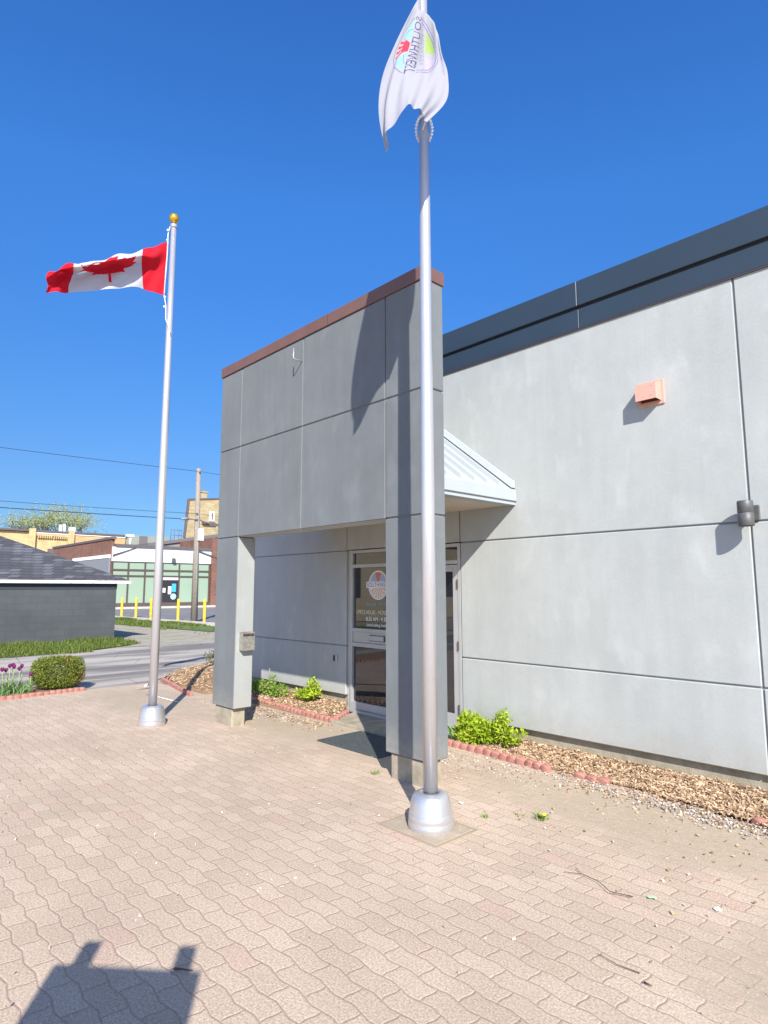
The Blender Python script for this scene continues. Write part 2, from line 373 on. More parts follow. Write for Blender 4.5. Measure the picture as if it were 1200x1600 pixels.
M['leaf_lime'] = leafmat('lime_leaves', (.17, .29, .012), (.34, .47, .025), (.52, .60, .07))
M['leaf_green'] = leafmat('green_leaves', (.08, .17, .02), (.18, .32, .04), (.34, .46, .09))
M['leaf_hedge'] = leafmat('hedge_leaves', (.08, .13, .015), (.19, .24, .035), (.33, .34, .07))
M['leaf_rust'] = leafmat('rusty_hedge_leaves', (.16, .07, .03), (.26, .13, .05), (.22, .20, .05))
M['leaf_tulip'] = leafmat('tulip_leaves', (.12, .24, .08), (.22, .38, .14), (.36, .50, .22))
M['petal'] = leafmat('tulip_petals', (.16, .015, .10), (.27, .03, .18), (.36, .06, .25), .3)
M['grass'] = leafmat('grass_blades', (.06, .10, .015), (.12, .19, .03), (.27, .28, .09))
M['leaf_spring'] = leafmat('spring_leaves', (.24, .28, .09), (.38, .42, .17), (.52, .52, .27))
M['bark'] = simple('bark', (.12, .09, .06), .9, 0, .2, 20, .4)
M['stem'] = simple('stem', (.30, .36, .12), .8)
M['twig'] = simple('twig', (.10, .06, .045), .9)
M['dandelion'] = simple('dandelion_yellow', (.85, .62, .02), .7)
M['block_grey'] = brick('painted_block', (.068, .076, .082), (.076, .085, .09), (.060, .068, .074), .40, .20, 'y', .008, .85, .15)
t = NT('asphalt_shingles'); sp = t.sep(t.co())
b = t.n.new('ShaderNodeTexBrick'); t.l.new(t.comb(t.math('ADD', sp[1], sp[0]), t.math('MULTIPLY', sp[2], 1.5), 0), b.inputs['Vector'])
b.inputs['Color1'].default_value = (.055, .057, .065, 1); b.inputs['Color2'].default_value = (.14, .145, .16, 1); b.inputs['Mortar'].default_value = (.03, .03, .035, 1)
b.inputs['Scale'].default_value = 1; b.inputs['Brick Width'].default_value = .3; b.inputs['Row Height'].default_value = .14; b.inputs['Mortar Size'].default_value = .012; b.inputs['Bias'].default_value = -.25
t.col(t.mix(1.0, b.outputs['Color'], t.ramp(t.noise(70, 4, .7), (.3, .75), (.7, 1.25)), 'MULTIPLY')); t.rough(.95); t.bump(b.outputs['Fac'], -.3, .02); M['shingle'] = t.mat
M['peeling_white'] = NT('peeling_white'); t = M['peeling_white']; t.col(t.mix(t.ramp(t.noise(7, 6, .7), (.56, 0.), (.62, 1.)), (.76, .75, .73), (.40, .37, .33))); t.rough(.8); M['peeling_white'] = t.mat
M['yellow'] = simple('bollard_yellow', (.80, .50, .03), .6, 0, .12, 6)
M['brick_brown'] = brick('brown_brick', (.16, .070, .047), (.21, .095, .064), (.19, .13, .10), .4, .10, 'xy', .008, .9, .1)
M['white_panel'] = simple('white_panel', (.78, .78, .80), .6, 0, .03, .6)
M['coping'] = simple('dark_coping', (.115, .095, .095), .6)
M['green_glass'] = simple('frosted_green_glass', (.27, .36, .26), .35, 0, .04, .4)
M['brown_frame'] = simple('brown_frame', (.09, .065, .055), .5)
M['yellow_brick'] = brick('yellow_brick', (.52, .36, .16), (.62, .45, .22), (.45, .36, .22), .5, .2, 'y', .02)
M['orange_brick'] = brick('orange_brick', (.55, .30, .13), (.64, .38, .19), (.50, .38, .24), .5, .2, 'y', .02)
M['tan_brick'] = brick('tan_brick', (.35, .27, .14), (.46, .37, .21), (.33, .27, .16), .6, .25, 'y', .03)
M['grey_clad'] = simple('grey_cladding', (.25, .28, .25), .7, 0, .05, 1)
M['slate'] = simple('slate_roof', (.14, .13, .14), .8)
M['pole_wood'] = simple('weathered_pole', (.27, .23, .19), .9, 0, .2, 15, .4)
M['kerb'] = simple('kerb_concrete', (.50, .47, .41), .9, 0, .12, 4)
M['cable'] = simple('cable', (.03, .03, .035), .7)
M['blue_sign'] = simple('blue_poster', (.05, .38, .75), .6)
M['cyan_sign'] = simple('cyan_poster', (.35, .70, .75), .6)
def cloth(name, col, tr=.35):
    t = NT(name); n = t.noise(500, 2); t.col(col); t.rough(.8); t.p.inputs['Specular IOR Level'].default_value = .15; t.bump(n, .1, .002)
    tl = t.n.new('ShaderNodeBsdfTranslucent'); tl.inputs[0].default_value = (*col, 1); mx = t.n.new('ShaderNodeMixShader'); mx.inputs[0].default_value = tr
    out = [q for q in t.n if q.type == 'OUTPUT_MATERIAL'][0]
    t.l.new(t.p.outputs[0], mx.inputs[1]); t.l.new(tl.outputs[0], mx.inputs[2]); t.l.new(mx.outputs[0], out.inputs[0]); return t.mat
M['cloth_white'] = cloth('white_nylon', (.40, .40, .44)); M['cloth_red'] = cloth('red_nylon', (.66, .015, .03), .3)
for k, c in dict(lightblue=(.26, .48, .60), red=(.70, .05, .08), navy=(.09, .08, .17), grey=(.20, .19, .27), green=(.30, .42, .12), purple=(.20, .17, .38), lilac=(.40, .36, .58), tan=(.75, .52, .33)).items():
    M['ink_'+k] = cloth('print_'+k, c, .25)

# ================= THE SETTING =================
def sheet(name, poly, z, mat, kind='structure', grid=None):
    m = MB()
    m.add([(x, y, z) for x, y in poly], [tuple(range(len(poly)))])
    return tag(m.build(name, mat), kind=kind)
sheet('ground', [(-1500, -1500), (1500, -1500), (1500, 1500), (-1500, 1500)], -.030, M['soil'])
road = [(-17.0, -60), (-17.1, -2.6), (-17.6, -.6), (-18.2, .6), (-17.9, 2.0), (-18.6, 4.2), (-19.4, 7), (-20, 60), (-14.2, 60), (-13.9, 6), (-13.6, 1.2), (-12.2, -.25), (-11.3, -1.45), (-10.75, -1.9), (-10.75, -60)]
sheet('road', road, -.014, M['asphalt'])
sheet('plaza_paving', [(-10.95, -60), (-10.95, -3.9), (-10.72, -2.9), (-10.75, -1.85), (-9.9, -1.6), (-9.0, -.9), (60, -.9), (60, -60)], 0, M['paver'])
sheet('parking_lot', [(-53.2, 7.0), (-22.5, 7.55), (-22.5, 60), (-53.2, 60)], -.016, M['asphalt2'])
tag(MB().box(-55.2, -53.2, 5, 30, -.03, .12).build('sidewalk', M['kerb'], bevel=.02), kind='structure')
kb = MB()
for i in range(10):
    x0 = -38.5+i*1.9; x1 = x0+1.87; y0 = 6.78+(x0+38.5)*.055
    kb.add([(x0, y0, -.03), (x1, y0+.10, -.03), (x1, y0+.30, -.03), (x0, y0+.2, -.03), (x0, y0, .10), (x1, y0+.10, .10), (x1, y0+.30, .10), (x0, y0+.2, .10)], [(0,3,2,1),(4,5,6,7),(0,1,5,4),(1,2,6,5),(2,3,7,6),(3,0,4,7)])
tag(kb.build('kerb', M['kerb']), kind='structure')
lawn = MB()
def wavy(pts, n=6, a=.12):
    out = []
    for i in range(len(pts)):
        p, q = pts[i], pts[(i+1) % len(pts)]
        for k in range(n):
            f = k/n; x = p[0]+(q[0]-p[0])*f; y = p[1]+(q[1]-p[1])*f
            out.append((x+a*noise.noise((x*1.7, y*1.7, 3)), y+a*noise.noise((x*1.7, y*1.7, 9))))
    return out
lw = wavy([(-17.15, -14), (-17.1, -2.7), (-17.6, -.7), (-18.7, .9), (-20.6, 1.3), (-20.9, .9), (-20.9, -14)])
lawn.add([(x, y, -.006) for x, y in lw], [tuple(range(len(lw)))])
lw2 = wavy([(-38, 5.2), (-30, 4.6), (-22.3, 5.3), (-21.2, 6.7), (-24, 7.1), (-38, 6.7)])
lawn.add([(x, y, -.010) for x, y in lw2], [tuple(range(len(lw2)))])
tag(lawn.build('lawn_ground', M['lawn']), kind='structure')

def blades(m, n, region, h0, h1, w0=.012, lean=.5):
    for _ in range(n):
        x, y, z, s = region()
        h = random.uniform(h0, h1)*s; a = random.uniform(0, 2*PI); l = random.uniform(0, lean)*h; b = random.uniform(0, 2*PI); ww = w0*random.uniform(.6, 1.4)
        dx, dy = ww*math.cos(b), ww*math.sin(b); lx, ly = l*math.cos(a), l*math.sin(a)
        m.add([(x-dx, y-dy, z), (x+dx, y+dy, z), (x+dx*.6+lx*.4, y+dy*.6+ly*.4, z+h*.6), (x-dx*.6+lx*.4, y-dy*.6+ly*.4, z+h*.6), (x+lx, y+ly, z+h)], [(0, 1, 2, 3), (3, 2, 4)])
g = MB()
def reg1():
    while 1:
        y = random.uniform(-6, 1.2); x = random.uniform(-20.75, -17.15)
        if y > -.7 and x > -17.6-(y+.7)*.65: continue
        k = noise.noise((x*.9, y*.9, 0)); 
        if random.random() > .75+k: continue
        return x, y, -.01, (1.25 if x < -19.8 else .9)*(1+.5*k)
blades(g, 15000, reg1, .04, .13, .012)
for _ in range(60):
    x, y, z, s_ = reg1(); g.ball((x, y, .10+random.random()*.06), .012, 4)
def reg2():
    while 1:
        x = random.uniform(-38, -21.3); y = random.uniform(4.4, 7.1)
        k = noise.noise((x*.5, y*.9, 5))
        if y < 5.9 and random.random() > .10+k: continue
        if random.random() > .42+k*1.6: continue
        return x, y, -.01, 1+.3*k
blades(g, 7000, reg2, .04, .11, .02)
tag(g.build('grass', M['grass']), kind='stuff')

# ---- mulch beds: base sheets + loose chips
def chips(m, n, region, l0=.02, l1=.065, mat=0):
    for _ in range(n):
        x, y, z = region(); L = random.uniform(l0, l1); Wd = random.uniform(.004, .012); T = random.uniform(.0015, .004)
        R = Matrix.Rotation(random.uniform(0, 2*PI), 3, 'Z') @ Matrix.Rotation(random.gauss(0, .35), 3, 'Y') @ Matrix.Rotation(random.gauss(0, .5), 3, 'X')
        o = Vector((x, y, z+random.uniform(.002, .014))); tp = random.uniform(.4, 1)
        vs = [R @ Vector((sx*L/2, sy*Wd*(tp if sx > 0 else 1)/1.2, sz*T)) + o for sx in (-1, 1) for sy in (-1, 1) for sz in (-1, 1)]
        m.add(vs, [(0,1,3,2),(4,6,7,5),(0,4,5,1),(2,3,7,6),(0,2,6,4),(1,5,7,3)], mat)
YW = -1.0715
def zR(x, y):   # height of the right bed: a low heap against the wall, thinning to the paving
    e = -1.37 if x < -2.5 else (-1.40-.30*min(1, (x+2.5)/1.2)); f = (e-y)/(e-YW-.1)
    f = min(1, max(0, f)); return .012+.085*f*f*(3-2*f)+.012*noise.noise((x*4, y*4, 1))
def bedsheet(name, x0, x1, y0, y1, fz, inside, st=.06, label=None):
    m = MB(); nx = int((x1-x0)/st); ny = int((y1-y0)/st); idx = {}
    for i in range(nx+1):
        for j in range(ny+1):
            x = x0+(x1-x0)*i/nx; y = y0+(y1-y0)*j/ny
            idx[i, j] = len(m.v); m.v.append((x, y, fz(x, y) if inside(x, y) else .004))
    for i in range(nx):
        for j in range(ny):
            x = x0+(x1-x0)*(i+.5)/nx; y = y0+(y1-y0)*(j+.5)/ny
            if inside(x, y): m.f.append([idx[i, j], idx[i+1, j], idx[i+1, j+1], idx[i, j+1]]); m.m.append(0); m.sm.append(True)
    return tag(m.build(name, M['mulch']), kind='structure')
def inR(x, y):
    if x < -4.42 or y > -.96: return False
    e = -1.37-.05*noise.noise((x*2, 0, 4))
    if x > -2.6: e -= .22*min(1, (x+2.6)/1.4)+.05*noise.noise((x*5, 1, 1))
    return y > e
bedsheet('garden_bed_ground', -4.45, 3.0, -1.8, -.96, zR, inR)
def zL(x, y): f = min(1, max(0, (y+1.58)/.5)); return .02+.09*f+.012*noise.noise((x*4, y*4, 2))
def inL(x, y): return -9.2 < x < -6.0-.4*max(0, (y+1.58)/.5) and -1.58 < y < -.96
bedsheet('garden_bed_ground', -9.2, -5.9, -1.6, -.96, zL, inL)
def z0_(x, y): return .02+.13*math.exp(-((x+10.3)**2/2.2+(y+.6)**2/.9))+.015*noise.noise((x*3, y*3, 2))
def in0(x, y):
    return x < -9.0 and -13.2 < x and y > max(-1.72, -1.45-(x+11.2)*.35 if x > -9.6 else -9, -1.5-(x+11.0)*1.02 if x < -11.0 else -9, -1.5-(x+11.0)*.25 if x > -11 else -9) and y < min(1.2, 1.0+(-x-13)*.6 if x < -12.6 else 9)
bedsheet('garden_bed_ground', -13.2, -9.0, -2.1, 1.2, z0_, in0)
cm = MB()
def rR():
    while 1:
        x = random.uniform(-4.42, 2.2) if random.random() < .35 else random.uniform(-4.42, -1.0); y = random.uniform(-1.72, -.98)
        if inR(x, y): return x, y, zR(x, y)
def rRs():
    while 1:
        x = random.uniform(-3.4, 1.5) ; y = random.gauss(-1.52, .14)
        if y > -1.95 and (x > -2.9 or y > -1.5): return x, y, 0
def rL():
    while 1:
        x = random.uniform(-9.1, -6.0); y = random.uniform(-1.56, -.98)
        if inL(x, y): return x, y, zL(x, y)
def r0():
    while 1:
        x = random.uniform(-13, -9); y = random.uniform(-2, 1.0)
        if in0(x, y): return x, y, z0_(x, y)
chips(cm, 9500, rR, .012, .05); chips(cm, 1100, rRs, .010, .035); chips(cm, 2600, rL, .03, .07); chips(cm, 2600, r0, .04, .10)
def rLs(): return random.uniform(-8.6, -5.9), -1.68-abs(random.gauss(0, .16)), 0
chips(cm, 350, rLs, .015, .04)
def rScat(): return random.gauss(-1.3, .9), -1.9-abs(random.gauss(0, .55)), 0
chips(cm, 70, rScat, .006, .022)
tag(cm.build('wood_chips', M['chip']), kind='stuff')
pm = MB()
def rP():
    x = random.gauss(-1.7, .75); return x, -1.62-.07*(x+1.7)+random.gauss(0, .09), .0
def rP2():
    return random.gauss(-7.1, .55), random.gauss(-1.85, .12), 0
def rP3(): return random.gauss(-3.9, .5), random.gauss(-1.75, .22), 0
chips(pm, 1000, rP, .004, .015)
def rAll():
    return random.uniform(-9.5, .5), random.uniform(-6.2, -1.9), -.002
chips(pm, 420, rAll, .003, .010); chips(pm, 260, rP2, .005, .02); chips(pm, 300, rP3, .004, .016)
tag(pm.build('pale_debris', M['chip_pale']), kind='stuff')
# tulip bed ground
bt = MB(); bt.prism([(-10.6, -6.5), (-10.62, -4.1), (-10.74, -2.95), (-11.45, -2.92), (-11.5, -6.5)], -.02, .035)
tag(bt.build('garden_bed_ground', M['mulch']), kind='structure')

# ================= MAIN BUILDING =================
PW, LP, TP = M['portico_paint'], M['wall_paint'], M['trim_paint']
bld = empty('office_building', (-2, YW, 0), 'long light grey stucco office building with slate blue metal roof band behind the entrance portico', 'building')
G = .006
wl_ = MB()
def panels(m, xs, zs, y0, y1, mi=0, c=.007, mats=None):
    for a, b in zip(xs, xs[1:]):
        for c0, c1 in zip(zs, zs[1:]): m.box(a+G, b-G, y0, y1, c0+G, c1-G, mi, mats, c=c)
zs = [.225-G, .86, 2.122, 4.15]
panels(wl_, [-9.15, -6.43], zs, YW, YW+.10)
wl_.box(-9.14, -6.44, YW+.014, YW+.25, .24, 4.15, 1)
wl_.box(-6.422, -4.46, YW, YW+.10, 2.13, 2.485, 0, c=.005)
wl_.box(-6.44, -4.44, YW+.014, YW+.25, 2.14, 4.15, 1)
panels(wl_, [-1.528, 1.40, 4.33, 7.26], zs, YW, YW+.10); panels(wl_, [-4.452, -1.528], zs[:3], YW, YW+.10)
LP_ = MB(); q_ = [(-6.422, 2.50), (-4.444, 2.50), (-4.444, 2.13), (-1.536, 2.13), (-1.536, 4.142), (-6.422, 4.142)]
LP_.add([(x, YW, z) for x, z in q_]+[(x, YW+.1, z) for x, z in q_], [tuple(range(6)), tuple(range(6, 12))[::-1]]+[(i, 6+i, 6+(i+1) % 6, (i+1) % 6) for i in range(6)])
LP_.build('wall', LP, bld, bevel=.006)
wl_.box(-4.44, 7.25, YW+.014, YW+.25, .24, 4.15, 1)
wl_.box(-6.428, -6.365, YW+.03, YW+.2, .05, 2.125, 0)     # reveal beside the glazing
wl_.box(-9.14, -8.95, YW+.26, YW+14, .24, 4.15, 0); wl_.box(7.05, 7.25, YW+.26, YW+14, .24, 4.15, 0); wl_.box(-9.1, 7.2, YW+14, YW+14.2, .24, 4.15, 0)
wl_.build('wall', [LP, M['joint']], bld)
fo = MB(); fo.box(-9.08, -6.44, YW+.06, YW+.24, -.1, .232); fo.box(-4.44, 7.2, YW+.06, YW+.24, -.1, .232)
fo.box(-9.08, -8.98, YW+.25, YW+14, -.1, .232)
fo.build('foundation', M['concrete'], bld)
fs = MB()
xj = [-9.25, -8.99, -5.94, -2.89, .16, 3.21, 6.26, 7.36]
for a, b in zip(xj, xj[1:]):
    fs.box(a+.003, b-.003, YW-.040, YW+.1, 4.352, 4.605, 0, c=.004)
    fs.box(a+.003, b-.003, YW-.014, YW+.1, 4.132, 4.330, 0, c=.003)
fs.box(-9.2, 7.3, YW-.030, YW+.05, 4.37, 4.59, 1); fs.box(-9.2, 7.3, YW-.006, YW+.05, 4.14, 4.37, 2)  # near-black backing puts the upper band's shade into the gap's colour
fs.box(-9.24, 7.34, YW-.016, YW-.002, 4.119, 4.1305, 3)
fs.box(-9.24, -9.12, YW+.11, YW+14.2, 4.12, 4.57, 0)
fs.build('fascia', [M['fascia'], M['fascia_seam'], M['dark_gap'], simple('dark_brown_edge', (.055, .042, .042), .6)], bld)
rf = MB(); rf.box(-9.1, 7.2, YW+.12, YW+14.1, 4.16, 4.45); rf.build('roof', M['slate'], bld)

# storefront glazing: sidelight + door
fy0, fy1, gy = YW+.006, YW+.075, YW+.04
fr = MB()
fr.box(-6.362, -6.315, fy0, fy1, .07, 2.118); fr.box(-4.50, -4.456, fy0, fy1, .07, 2.118)
fr.box(-6.314, -4.501, fy0, fy1, 2.078, 2.118); fr.box(-6.314, -4.501, fy0-.004, fy1, 1.885, 1.93)
fr.box(-5.50, -5.452, fy0, fy1, .07, 1.884)
fr.box(-6.314, -5.501, fy0, fy1, 1.052, 1.10); fr.box(-6.314, -5.501, fy0, fy1, .862, .915); fr.box(-6.314, -5.501, fy0-.003, fy1, .07, .165)
fr.build('window_frame', M['alu_frame'], bld, bevel=.004)
tb = MB(); tb.box(-6.31, -4.505, gy, gy+.012, 1.932, 2.076); tb.build('transom_window', M['glass'], bld)
gl = MB(); gl.box(-6.312, -5.503, gy, gy+.012, 1.102, 1.882); g1 = gl.build('window_pane', M['glass'], bld)
g2 = MB().box(-6.312, -5.503, gy, gy+.012, .167, .86).build('window_pane', M['glass'], bld)
mp = MB(); mp.box(-6.312, -5.503, YW+.02, YW+.06, .918, 1.05, 0); mpo = mp.build('mail_panel', M['alu_frame'], bld)
ms = MB(); ms.box(-5.98, -5.70, YW+.008, YW+.0195, .948, 1.022); ms.box(-5.973, -5.707, YW+.003, YW+.0075, .955, 1.015, 1)
ms.build('mail_slot', [M['black'], M['alu_frame']], mpo)
dr = MB(); dz = .10
dr.box(-5.448, -5.36, YW+.012, YW+.06, dz, 1.878); dr.box(-4.575, -4.505, YW+.012, YW+.06, dz, 1.878)
dr.box(-5.359, -4.576, YW+.012, YW+.06, 1.80, 1.878); dr.box(-5.359, -4.576, YW+.012, YW+.06, dz, .245)
door = dr.build('door', M['alu_frame'], bld, bevel=.003)
MB().box(-5.358, -4.577, YW+.03, YW+.042, .247, 1.798).build('glass', M['glass'], door)
hd = MB(); hd.tube([(-5.40, YW+.005, .85), (-5.40, YW-.05, .87), (-5.40, YW-.05, 1.13), (-5.40, YW+.005, 1.15)], .012); hd.build('handle', M['alu'], door)
for z in (.30, .98, 1.66):
    MB().box(-4.508, -4.493, YW-.006, YW+.03, z-.05, z+.05).build('hinge', M['brown_frame'], door)
th = MB(); th.box(-6.40, -4.45, YW-.05, YW+.1, .04, .068); th.build('threshold', M['alu_frame'], bld)
# solid black block behind the glass; its colour stands in for the unlit room
MB().box(-6.4, -4.4, YW+.078, YW+.3, .0, 2.117).build('dark_backing', M['black'], bld)

def text_shapes(s, size=1.0):
    cu = bpy.data.curves.new('t', 'FONT'); cu.body = s; cu.size = size; cu.resolution_u = 3
    o = bpy.data.objects.new('t', cu); sc.collection.objects.link(o)
    dg = bpy.context.evaluated_depsgraph_get(); me = o.evaluated_get(dg).to_mesh()
    vs = [(v.co.x, v.co.y) for v in me.vertices]; fs = [tuple(p.vertices) for p in me.polygons]
    o.evaluated_get(dg).to_mesh_clear(); bpy.data.objects.remove(o); bpy.data.curves.remove(cu)
    x0 = min(v[0] for v in vs); x1 = max(v[0] for v in vs); y0 = min(v[1] for v in vs); y1 = max(v[1] for v in vs)
    return [((x-x0)/(x1-x0), (y-y0)/(y1-y0)) for x, y in vs], fs, (x1-x0)/(y1-y0)
def glass_text(m, s, x0, x1, z0, z1, y, mi=0):
    vs, fs, _ = text_shapes(s); m.add([(x0+(x1-x0)*a, y, z0+(z1-z0)*b) for a, b in vs], fs, mi)
lt = MB(); ly = gy-.004
def disc(m, cx, cz, rx, rz, a0, a1, y, mi, r0=0, n=40):
    k = max(2, int(n*abs(a1-a0)/(2*PI)))
    for i in range(k):
        t0 = a0+(a1-a0)*i/k; t1 = a0+(a1-a0)*(i+1)/k
        P = lambda t, r: (cx+rx*r*math.cos(t), y, cz+rz*r*math.sin(t))
        if r0 == 0: m.add([(cx, y, cz), P(t0, 1), P(t1, 1)], [(0, 1, 2)], mi)
        else: m.add([P(t0, r0), P(t0, 1), P(t1, 1), P(t1, r0)], [(0, 1, 2, 3)], mi)
LX, LZ, LR = -5.84, 1.655, .185
disc(lt, LX, LZ, LR, LR, 0, 2*PI, ly, 0, .93); disc(lt, LX, LZ, LR*.90, LR*.90, 0, 2*PI, ly+.0008, 1)
disc(lt, LX, LZ+.01, LR*.82, LR*.82, PI*.06, PI*.36, ly-.0008, 2); disc(lt, LX, LZ+.01, LR*.82, LR*.82, PI*.64, PI*.94, ly-.0008, 2)
disc(lt, LX, LZ+.01, LR*.82, LR*.82, PI*.37, PI*.63, ly-.0012, 3)
for k in range(7): disc(lt, LX, LZ-.01, LR*.80, LR*.80, -PI*(.08+.12*k), -PI*(.16+.12*k), ly-.0008, 4)
lt.add([(LX-LR*1.22, ly-.002, LZ-.035), (LX+LR*1.22, ly-.002, LZ-.035), (LX+LR*1.22, ly-.002, LZ+.045), (LX-LR*1.22, ly-.002, LZ+.045)], [(0, 1, 2, 3)], 1)
glass_text(lt, 'SOUTHWEST', LX-LR*1.15, LX+LR*1.15, LZ-.024, LZ+.036, ly-.003, 5)
lt.build('window_emblem', [M['white_vinyl'], simple('vinyl_pale', (.72, .70, .72), .5), simple('vinyl_blue', (.30, .38, .52), .5), simple('vinyl_red', (.55, .16, .10), .5), simple('vinyl_tan', (.60, .42, .28), .5), simple('vinyl_navy', (.07, .07, .14), .5)], g1)
for st_, a_, b_, c_, d_, mt_ in (('Discover. Life. Pure. Play.', -6.06, -5.52, 1.385, 1.435, simple('vinyl_cyan', (.25, .48, .60), .5)), ('OFFICE HOURS - MONDAY', -6.262, -5.60, 1.282, 1.334, simple('vinyl_cream', (.75, .74, .55), .5)), ('8:30 AM - 4:30 PM', -6.07, -5.58, 1.198, 1.252, M['white_vinyl']), ('(excluding holidays)', -6.06, -5.56, 1.118, 1.170, M['white_vinyl'])):
    q_ = MB(); glass_text(q_, st_, a_, b_, c_, d_, ly); q_.build('window_lettering', mt_, g1)

# door slab and mat
tag(MB().prism([(-6.28, YW+.08), (-6.05, -1.62), (-4.35, -1.62), (-4.42, YW+.08)], -.02, .039).build('door_slab', M['concrete'], bevel=.01), kind='structure')
tag(MB().box(-5.46, -4.50, -2.27, -1.66, .001, .016, c=.004).build('door_mat', M['mat']), 'dark grey ribbed door mat lying on the paving before the glazed entrance', 'mat')

# ---- canopy ----
can = empty('canopy', (-5.33, -1.7, 2.47), 'white standing seam metal gable canopy between the portico and the office wall', 'canopy')
def canopy():
    xe, xr, ze = -3.69, -5.33, 2.625; sl = .78; y0, y1 = -2.365, YW-.004
    zr = ze+(xr-xe)*-sl
    m = MB()
    for sgn in (1, -1):
        ex = xr+sgn*(xe-xr)
        m.add([(ex, y0, ze), (ex, y1, ze), (xr, y1, zr), (xr, y0, zr), (ex, y0, ze-.02), (ex, y1, ze-.02), (xr, y1, zr-.02), (xr, y0, zr-.02)],
              [(0,1,2,3), (4,7,6,5), (0,4,5,1), (0,3,7,4), (1,5,6,2)])
    # ribs
    n = 7
    for sgn in (1, -1):
        for i in range(n):
            y = y0+.03+(y1-y0-.06)*i/(n-1); w_ = .016
            ex = xr+sgn*(xe-xr)*.985; zz = ze+.012
            a = [(ex, y-w_, zz), (ex, y+w_, zz), (xr, y+w_, zr+.0), (xr, y-w_, zr+.0)]
            b = [(q[0], q[1]+(.004 if k in (1, 2) else -.004)*-1, q[2]+.055) for k, q in enumerate(a)]
            m.add(a+b, [(0,1,2,3),(4,7,6,5),(0,4,5,1),(1,5,6,2),(2,6,7,3),(3,7,4,0)])
    m.build('roof', M['white_metal'], can)
    rk = MB()
    for sgn in (1, -1):
        ex = xr+sgn*(xe-xr); a = Vector((ex, y1-.07, ze+.02)); b = Vector((xr, y1-.07, zr+.02))
        vs = [];
        for p in (a, b): vs += [p, p+Vector((0, .068, 0)), p+Vector((0, .068, .07)), p+Vector((0, .02, .07))]
        rk.add(vs, [(0,1,2,3),(4,7,6,5),(0,4,5,1),(1,5,6,2),(2,6,7,3),(3,7,4,0)])
    rk.build('flashing', M['white_metal'], can)
    f = MB()
    for sgn in (1, -1):
        ex = xr+sgn*(xe-xr)
        f.box(ex-sgn*.03, ex+sgn*.015, y0, y1, 2.505, 2.622, 0, c=.004); f.box(ex-sgn*.12, ex-sgn*.004, y0, y1, 2.468, 2.504, 0)
    f.box(xr-1.5, xr+1.5, y0, y0+.02, 2.5, 2.6, 0)
    f.build('fascia', M['white_metal'], can)
    s = MB(); s.box(xr-(xe-xr)+.125, xe-.125, y0+.03, y1, 2.472, 2.50); s.build('soffit', M['soffit'], can)
canopy()

# ================= PORTICO =================
por = empty('entrance_portico', (-5.33, -2.49, 0), 'tall grey stucco entrance portico on two square legs with a brown metal cap', 'portico')
D0, D1 = -2.612, -2.368
PX = [-7.137, -6.63, -5.337, -4.034, -3.53]; pz = [2.236, 3.349, 4.345]
bm_ = MB()
for a, b, i in zip(PX, PX[1:], range(4)):
    for c0, c1 in zip(pz, pz[1:]):
        bm_.box(a+(G if i else 0), b-(G if i < 3 else 0), D0, D1, c0+(G if c0 > 2.3 or i in (0, 3) else 0), c1-G if c1 < 4 else c1, 0, {'z-': 1}, c=.006)
bm_.box(PX[0]+.015, PX[4]-.015, D0+.015, D1-.015, 2.25, 4.33, 2)
bm_.build('frieze_wall', [PW, LP, M['joint']], por)
for k, (a, b) in enumerate(((PX[0], PX[1]), (PX[3], PX[4]))):
    m = MB(); m.box(a, b, D0, D1, .212, 2.236-G, 0, {'x+': 1, 'y+': 1} if k == 0 else {'x-': 1, 'y+': 1}, c=.006)
    m.box(a+.015, b-.015, D0+.015, D1-.015, 2.22, 2.26, 2)
    m.build('leg', [PW, TP, M['joint']], por)
    m = MB(); m.box(a+.04, b-.04 if k else b-.06, D0+.022, D1-.045, -.05, .208, 0, c=.012); m.build('footing', M['concrete'], por)
cp = MB(); cp.box(PX[0]-.012, PX[4]+.012, D0-.014, D1+.014, 4.346, 4.474, 0, c=.004)
cp.box(-4.9, -4.896, D0-.0155, D0-.013, 4.348, 4.472, 1)
cp.build('cap', [M['brown_metal'], M['dark_gap']], por)
hk = MB(); hk.tube([(-5.36, D0+.01, 4.085), (-5.36, D0-.10, 4.085), (-5.36, D0-.115, 4.10), (-5.36, D0-.115, 4.20)], .0065, 8); hk.lathe((0, 0, 0), [(0.001, 0)]) if False else None
tag(hk.build('wall_hook', M['alu']), 'small bare metal hook sticking out high on the portico face', 'hook')

# ash tray box on the left leg
ab = empty('metal_box', (-6.58, -2.47, .86), 'small open stainless box screwed to the inner face of the left portico leg', 'wall box')
m = MB(); x0, x1, y0, y1, z0, z1 = -6.628, -6.545, -2.555, -2.395, .885, 1.10
m.box(x0, x0+.004, y0, y1, z0, z1); m.box(x1-.004, x1, y0, y1, z0, z1-.05); m.box(x0+.005, x1-.005, y0, y0+.004, z0, z1); m.box(x0+.005, x1-.005, y1-.004, y1, z0, z1); m.box(x0+.005, x1-.005, y0+.005, y1-.005, z0, z0+.004)
m.build('body', simple('worn_steel', (.50, .48, .42), .35, .8, .25, 25), ab)
m = MB(); m.box(x0+.005, x1-.006, y0+.005, y1-.005, z1-.03, z1-.022); m.build('grille', simple('rusty_grille', (.12, .05, .055), .8), ab)

# outlet on left wall
ou = empty('wall_outlet', (-6.635, YW, .68), 'small dark electrical outlet low on the shaded wall left of the door', 'outlet')
MB().box(-6.675, -6.60, YW-.022, YW-.001, .635, .730, c=.003).build('cover', M['alu_frame'], ou)
MB().box(-6.668, -6.637, YW-.028, YW-.0225, .645, .722).build('socket', M['black'], ou)

